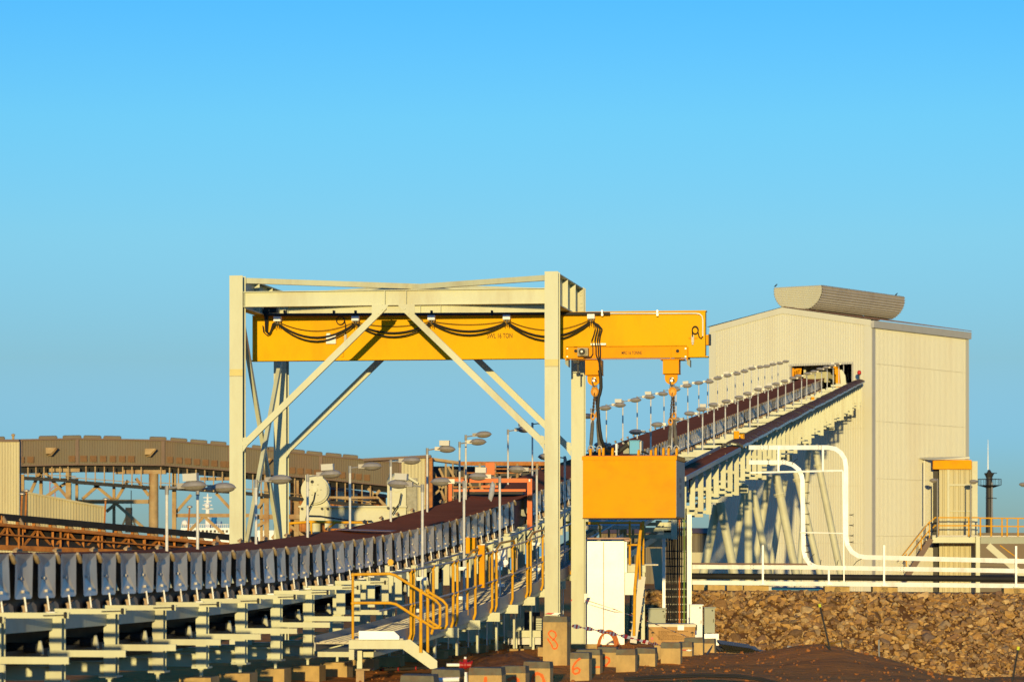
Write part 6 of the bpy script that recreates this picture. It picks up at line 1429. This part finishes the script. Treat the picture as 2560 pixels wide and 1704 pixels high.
pile(1540, 1588, 1622, 49.5, 1700, '', 'plain pile stub next after the one with the 2', cap=True)
pile(1590, 1638, 1619, 52, 1690, '', 'plain pile stub midway along the row towards the crate')
pile(1636, 1660, 1612, 54.5, 1684, '', 'narrow shaded pile stub without a cap, before the crate', cap=False)
pile(1652, 1701, 1606, 53, 1680, '', 'pale pile stub before the shipping crate')
pile(1695, 1730, 1604, 55.5, 1672, '', 'pile stub with a scrap of red and white tape')
pile(1710, 1757, 1593, 56.5, 1662, '', 'pile stub with the widest brown cap, before the crate corner')
pile(1757, 1786, 1595, 58.5, 1652, '', 'last pile stub of the row, before the sheet stack')
pile(1425, 1500, 1610, 60.5, 1660, '', 'low wide concrete plinth behind the 6 and 2 stubs', cap=False)
# red and white barrier tape
def tape(pts, wd, lab, name='barrier_tape', step=.14):
    P = [W(*p) for p in pts]; tot = sum((b - a).length for a, b in zip(P, P[1:])); n = max(2, int(tot / step)); m = MB()
    def at(f):
        d = f * tot
        for a, b in zip(P, P[1:]):
            l_ = (b - a).length
            if d <= l_ + 1e-6: return a.lerp(b, d / l_)
            d -= l_
        return P[-1]
    for i in range(n):
        a, b = at(i / n), at((i + 1) / n); tw = .6 + .4 * math.sin(i * .9); u = UP * wd / 2 * tw; s_ = (b - a) * .28
        m.mi(i % 2).hexa([a - u - s_, b - u - s_, b - u - s_ + EY * .003, a - u - s_ + EY * .003, a + u + s_, b + u + s_, b + u + s_ + EY * .003, a + u + s_ + EY * .003])
    return solo(name, m, [TAPER, TAPEW], lab, 'barrier tape', P[0])
tape([(1430, 1563, 50.9), (1500, 1576, 53), (1560, 1589, 55), (1620, 1605, 56), (1660, 1614, 54)], .075, 'red and white barrier tape sagging in front of the white cabinet')
tape([(1431, 1494, 61.9), (1467, 1494, 61.9)], .19, 'red and white barrier tape wrapped round the rear gantry column', step=.1)
tape([(1468, 1500, 61.8), (1530, 1520, 62), (1620, 1552, 66), (1718, 1590, 56.4)], .02, 'thin twisted barrier tape running from the column past the crate', step=.3)
tape([(1366, 1532, 58.2), (1398, 1534, 58.2)], .05, 'barrier tape round the front column behind the pile with the 8', step=.09)
tape([(1706, 1623, 55.4), (1728, 1625, 55.4)], .03, 'scrap of red and white tape on a pile stub', step=.07)
m = MB(); m.tube([W(1737, 1638, 56), W(1750, 1640, 56.1), W(1764, 1639, 56.6), W(1772, 1626, 57.2), W(1781, 1612, 57.8)], [.01, .03, .022, .016, .008], 6)
solo('plastic_scrap', m, SLING, 'crumpled plastic caught between the last two pile stubs', 'plastic', W(1755, 1640, 56))
# orange hose coil
hc = thing('orange_hose', 'orange hose arching in loops in front of the white cabinet', 'hose', W(1520, 1625, 59))
for i in range(3):
    m = MB(); cx, cy, rx, ry = 1516 - i * 3, 1625, 30 - i * 2.5, 50 - i * 3
    m.tube([W(cx + (rx + i * 1.5) * math.cos(PI * j / 16) + j * .8, cy - ry * math.sin(PI * j / 16), 59 + i * .1) for j in range(17)], .017, 8); part('coil', m, HOSE, hc, smooth=True)
# red hydrant valve and small pipes on the ground
hv = thing('red_valve', 'red fire water valve on a white standpipe near the pile stubs', 'valve', W(1162, 1700, 45))
m = MB(); c = W(1163, 1661, 45); m.ball(c, .055, .055, .06, 10, 6); m.tube([c - EX * .06, c + EX * .06], .045, 10); m.disc(c + UP * .06, UP, .03, .05, 8)
for s in (-1, 1): m.disc(c + EX * .07 * s, EX, .055, .02, 12)
m.tube([c + V((.08, -.02, .0)), c + V((.10, -.03, .06))], .012, 6); part('body', m, mat('hydrant_red', (.32, .012, .012), .45, var=.2), hv, smooth=True)
m = MB(); m.tube([c - UP * .1, c - UP * .30], [.03, .04], 10); m.tube([c - EX * .08, c - EX * .26], .024, 10); m.disc(c + UP * .095, UP, .018, .04, 8); part('standpipe', m, BRITE, hv, smooth=True)
m = MB(); m.tube([W(950, 1673, 47), W(1070, 1668, 46.5)], .022, 10)
o = solo('water_pipe', m, DARK, 'dark water pipe with red bands low under the stair platform', 'pipe', W(1000, 1676, 47), smooth=True)
for px in (958, 996, 1040):
    m = MB(); a = W(px, 1673 - (px - 950) * .042, 47 - (px - 950) * .0042); m.disc(a, EX, .026, .02, 10); part('red_band', m, RED, o)
m = MB(); m.tube([W(1096, 1671, 47), W(1112, 1669, 47)], .018, 8); solo('blue_fitting', m, BLUE, 'small blue fitting on the ground beside the red valve', 'fitting', W(1104, 1674, 47))
m = MB(); m.tube([W(1085, 1699, 38), W(1148, 1697, 38)], .028, 8); solo('white_pipe', m, BRITE, 'short white pipe lying behind the lowest topped pile stub', 'pipe', W(1110, 1704, 38))
# gravel heap under the take-up frame
m = MB(); hp_ = random.Random(2); nx_, ny_ = 26, 12
for j in range(ny_ + 1):
    for i in range(nx_ + 1):
        u, v = i / nx_, j / ny_; Z = 50 + 5.5 * v; px = 1175 + 190 * u; x = (px - 1280) / F * Z
        e = math.sin(PI * u) ** .5 * math.sin(PI * v) ** .7; m.v.append(V((x, Z, gh(x, Z) - .03 + e * (.19 + .07 * noise.noise((x * 4, Z * 2, 1)) + .03 * noise.noise((x * 15, Z * 9, 2))))))
for j in range(ny_):
    for i in range(nx_): b = j * (nx_ + 1) + i; m.f.append([b, b + 1, b + nx_ + 2, b + nx_ + 1]); m.m.append(0)
heap = solo('dirt_heap', m, CLOD, 'low heap of red brown gravelly dirt behind the pile stubs', 'dirt heap', W(1270, 1690, 52))
# slotted steel plate by the stair leg
m = MB(); fbox(m, 888, 932, 1671, 1675, 45.5, .4); fbox(m, 890, 910, 1675, 1720, 45.6, .2); solo('steel_stub', m, IDLER, 'small brown steel plate on a stub under the stair platform', 'stub', W(900, 1720, 45.5))
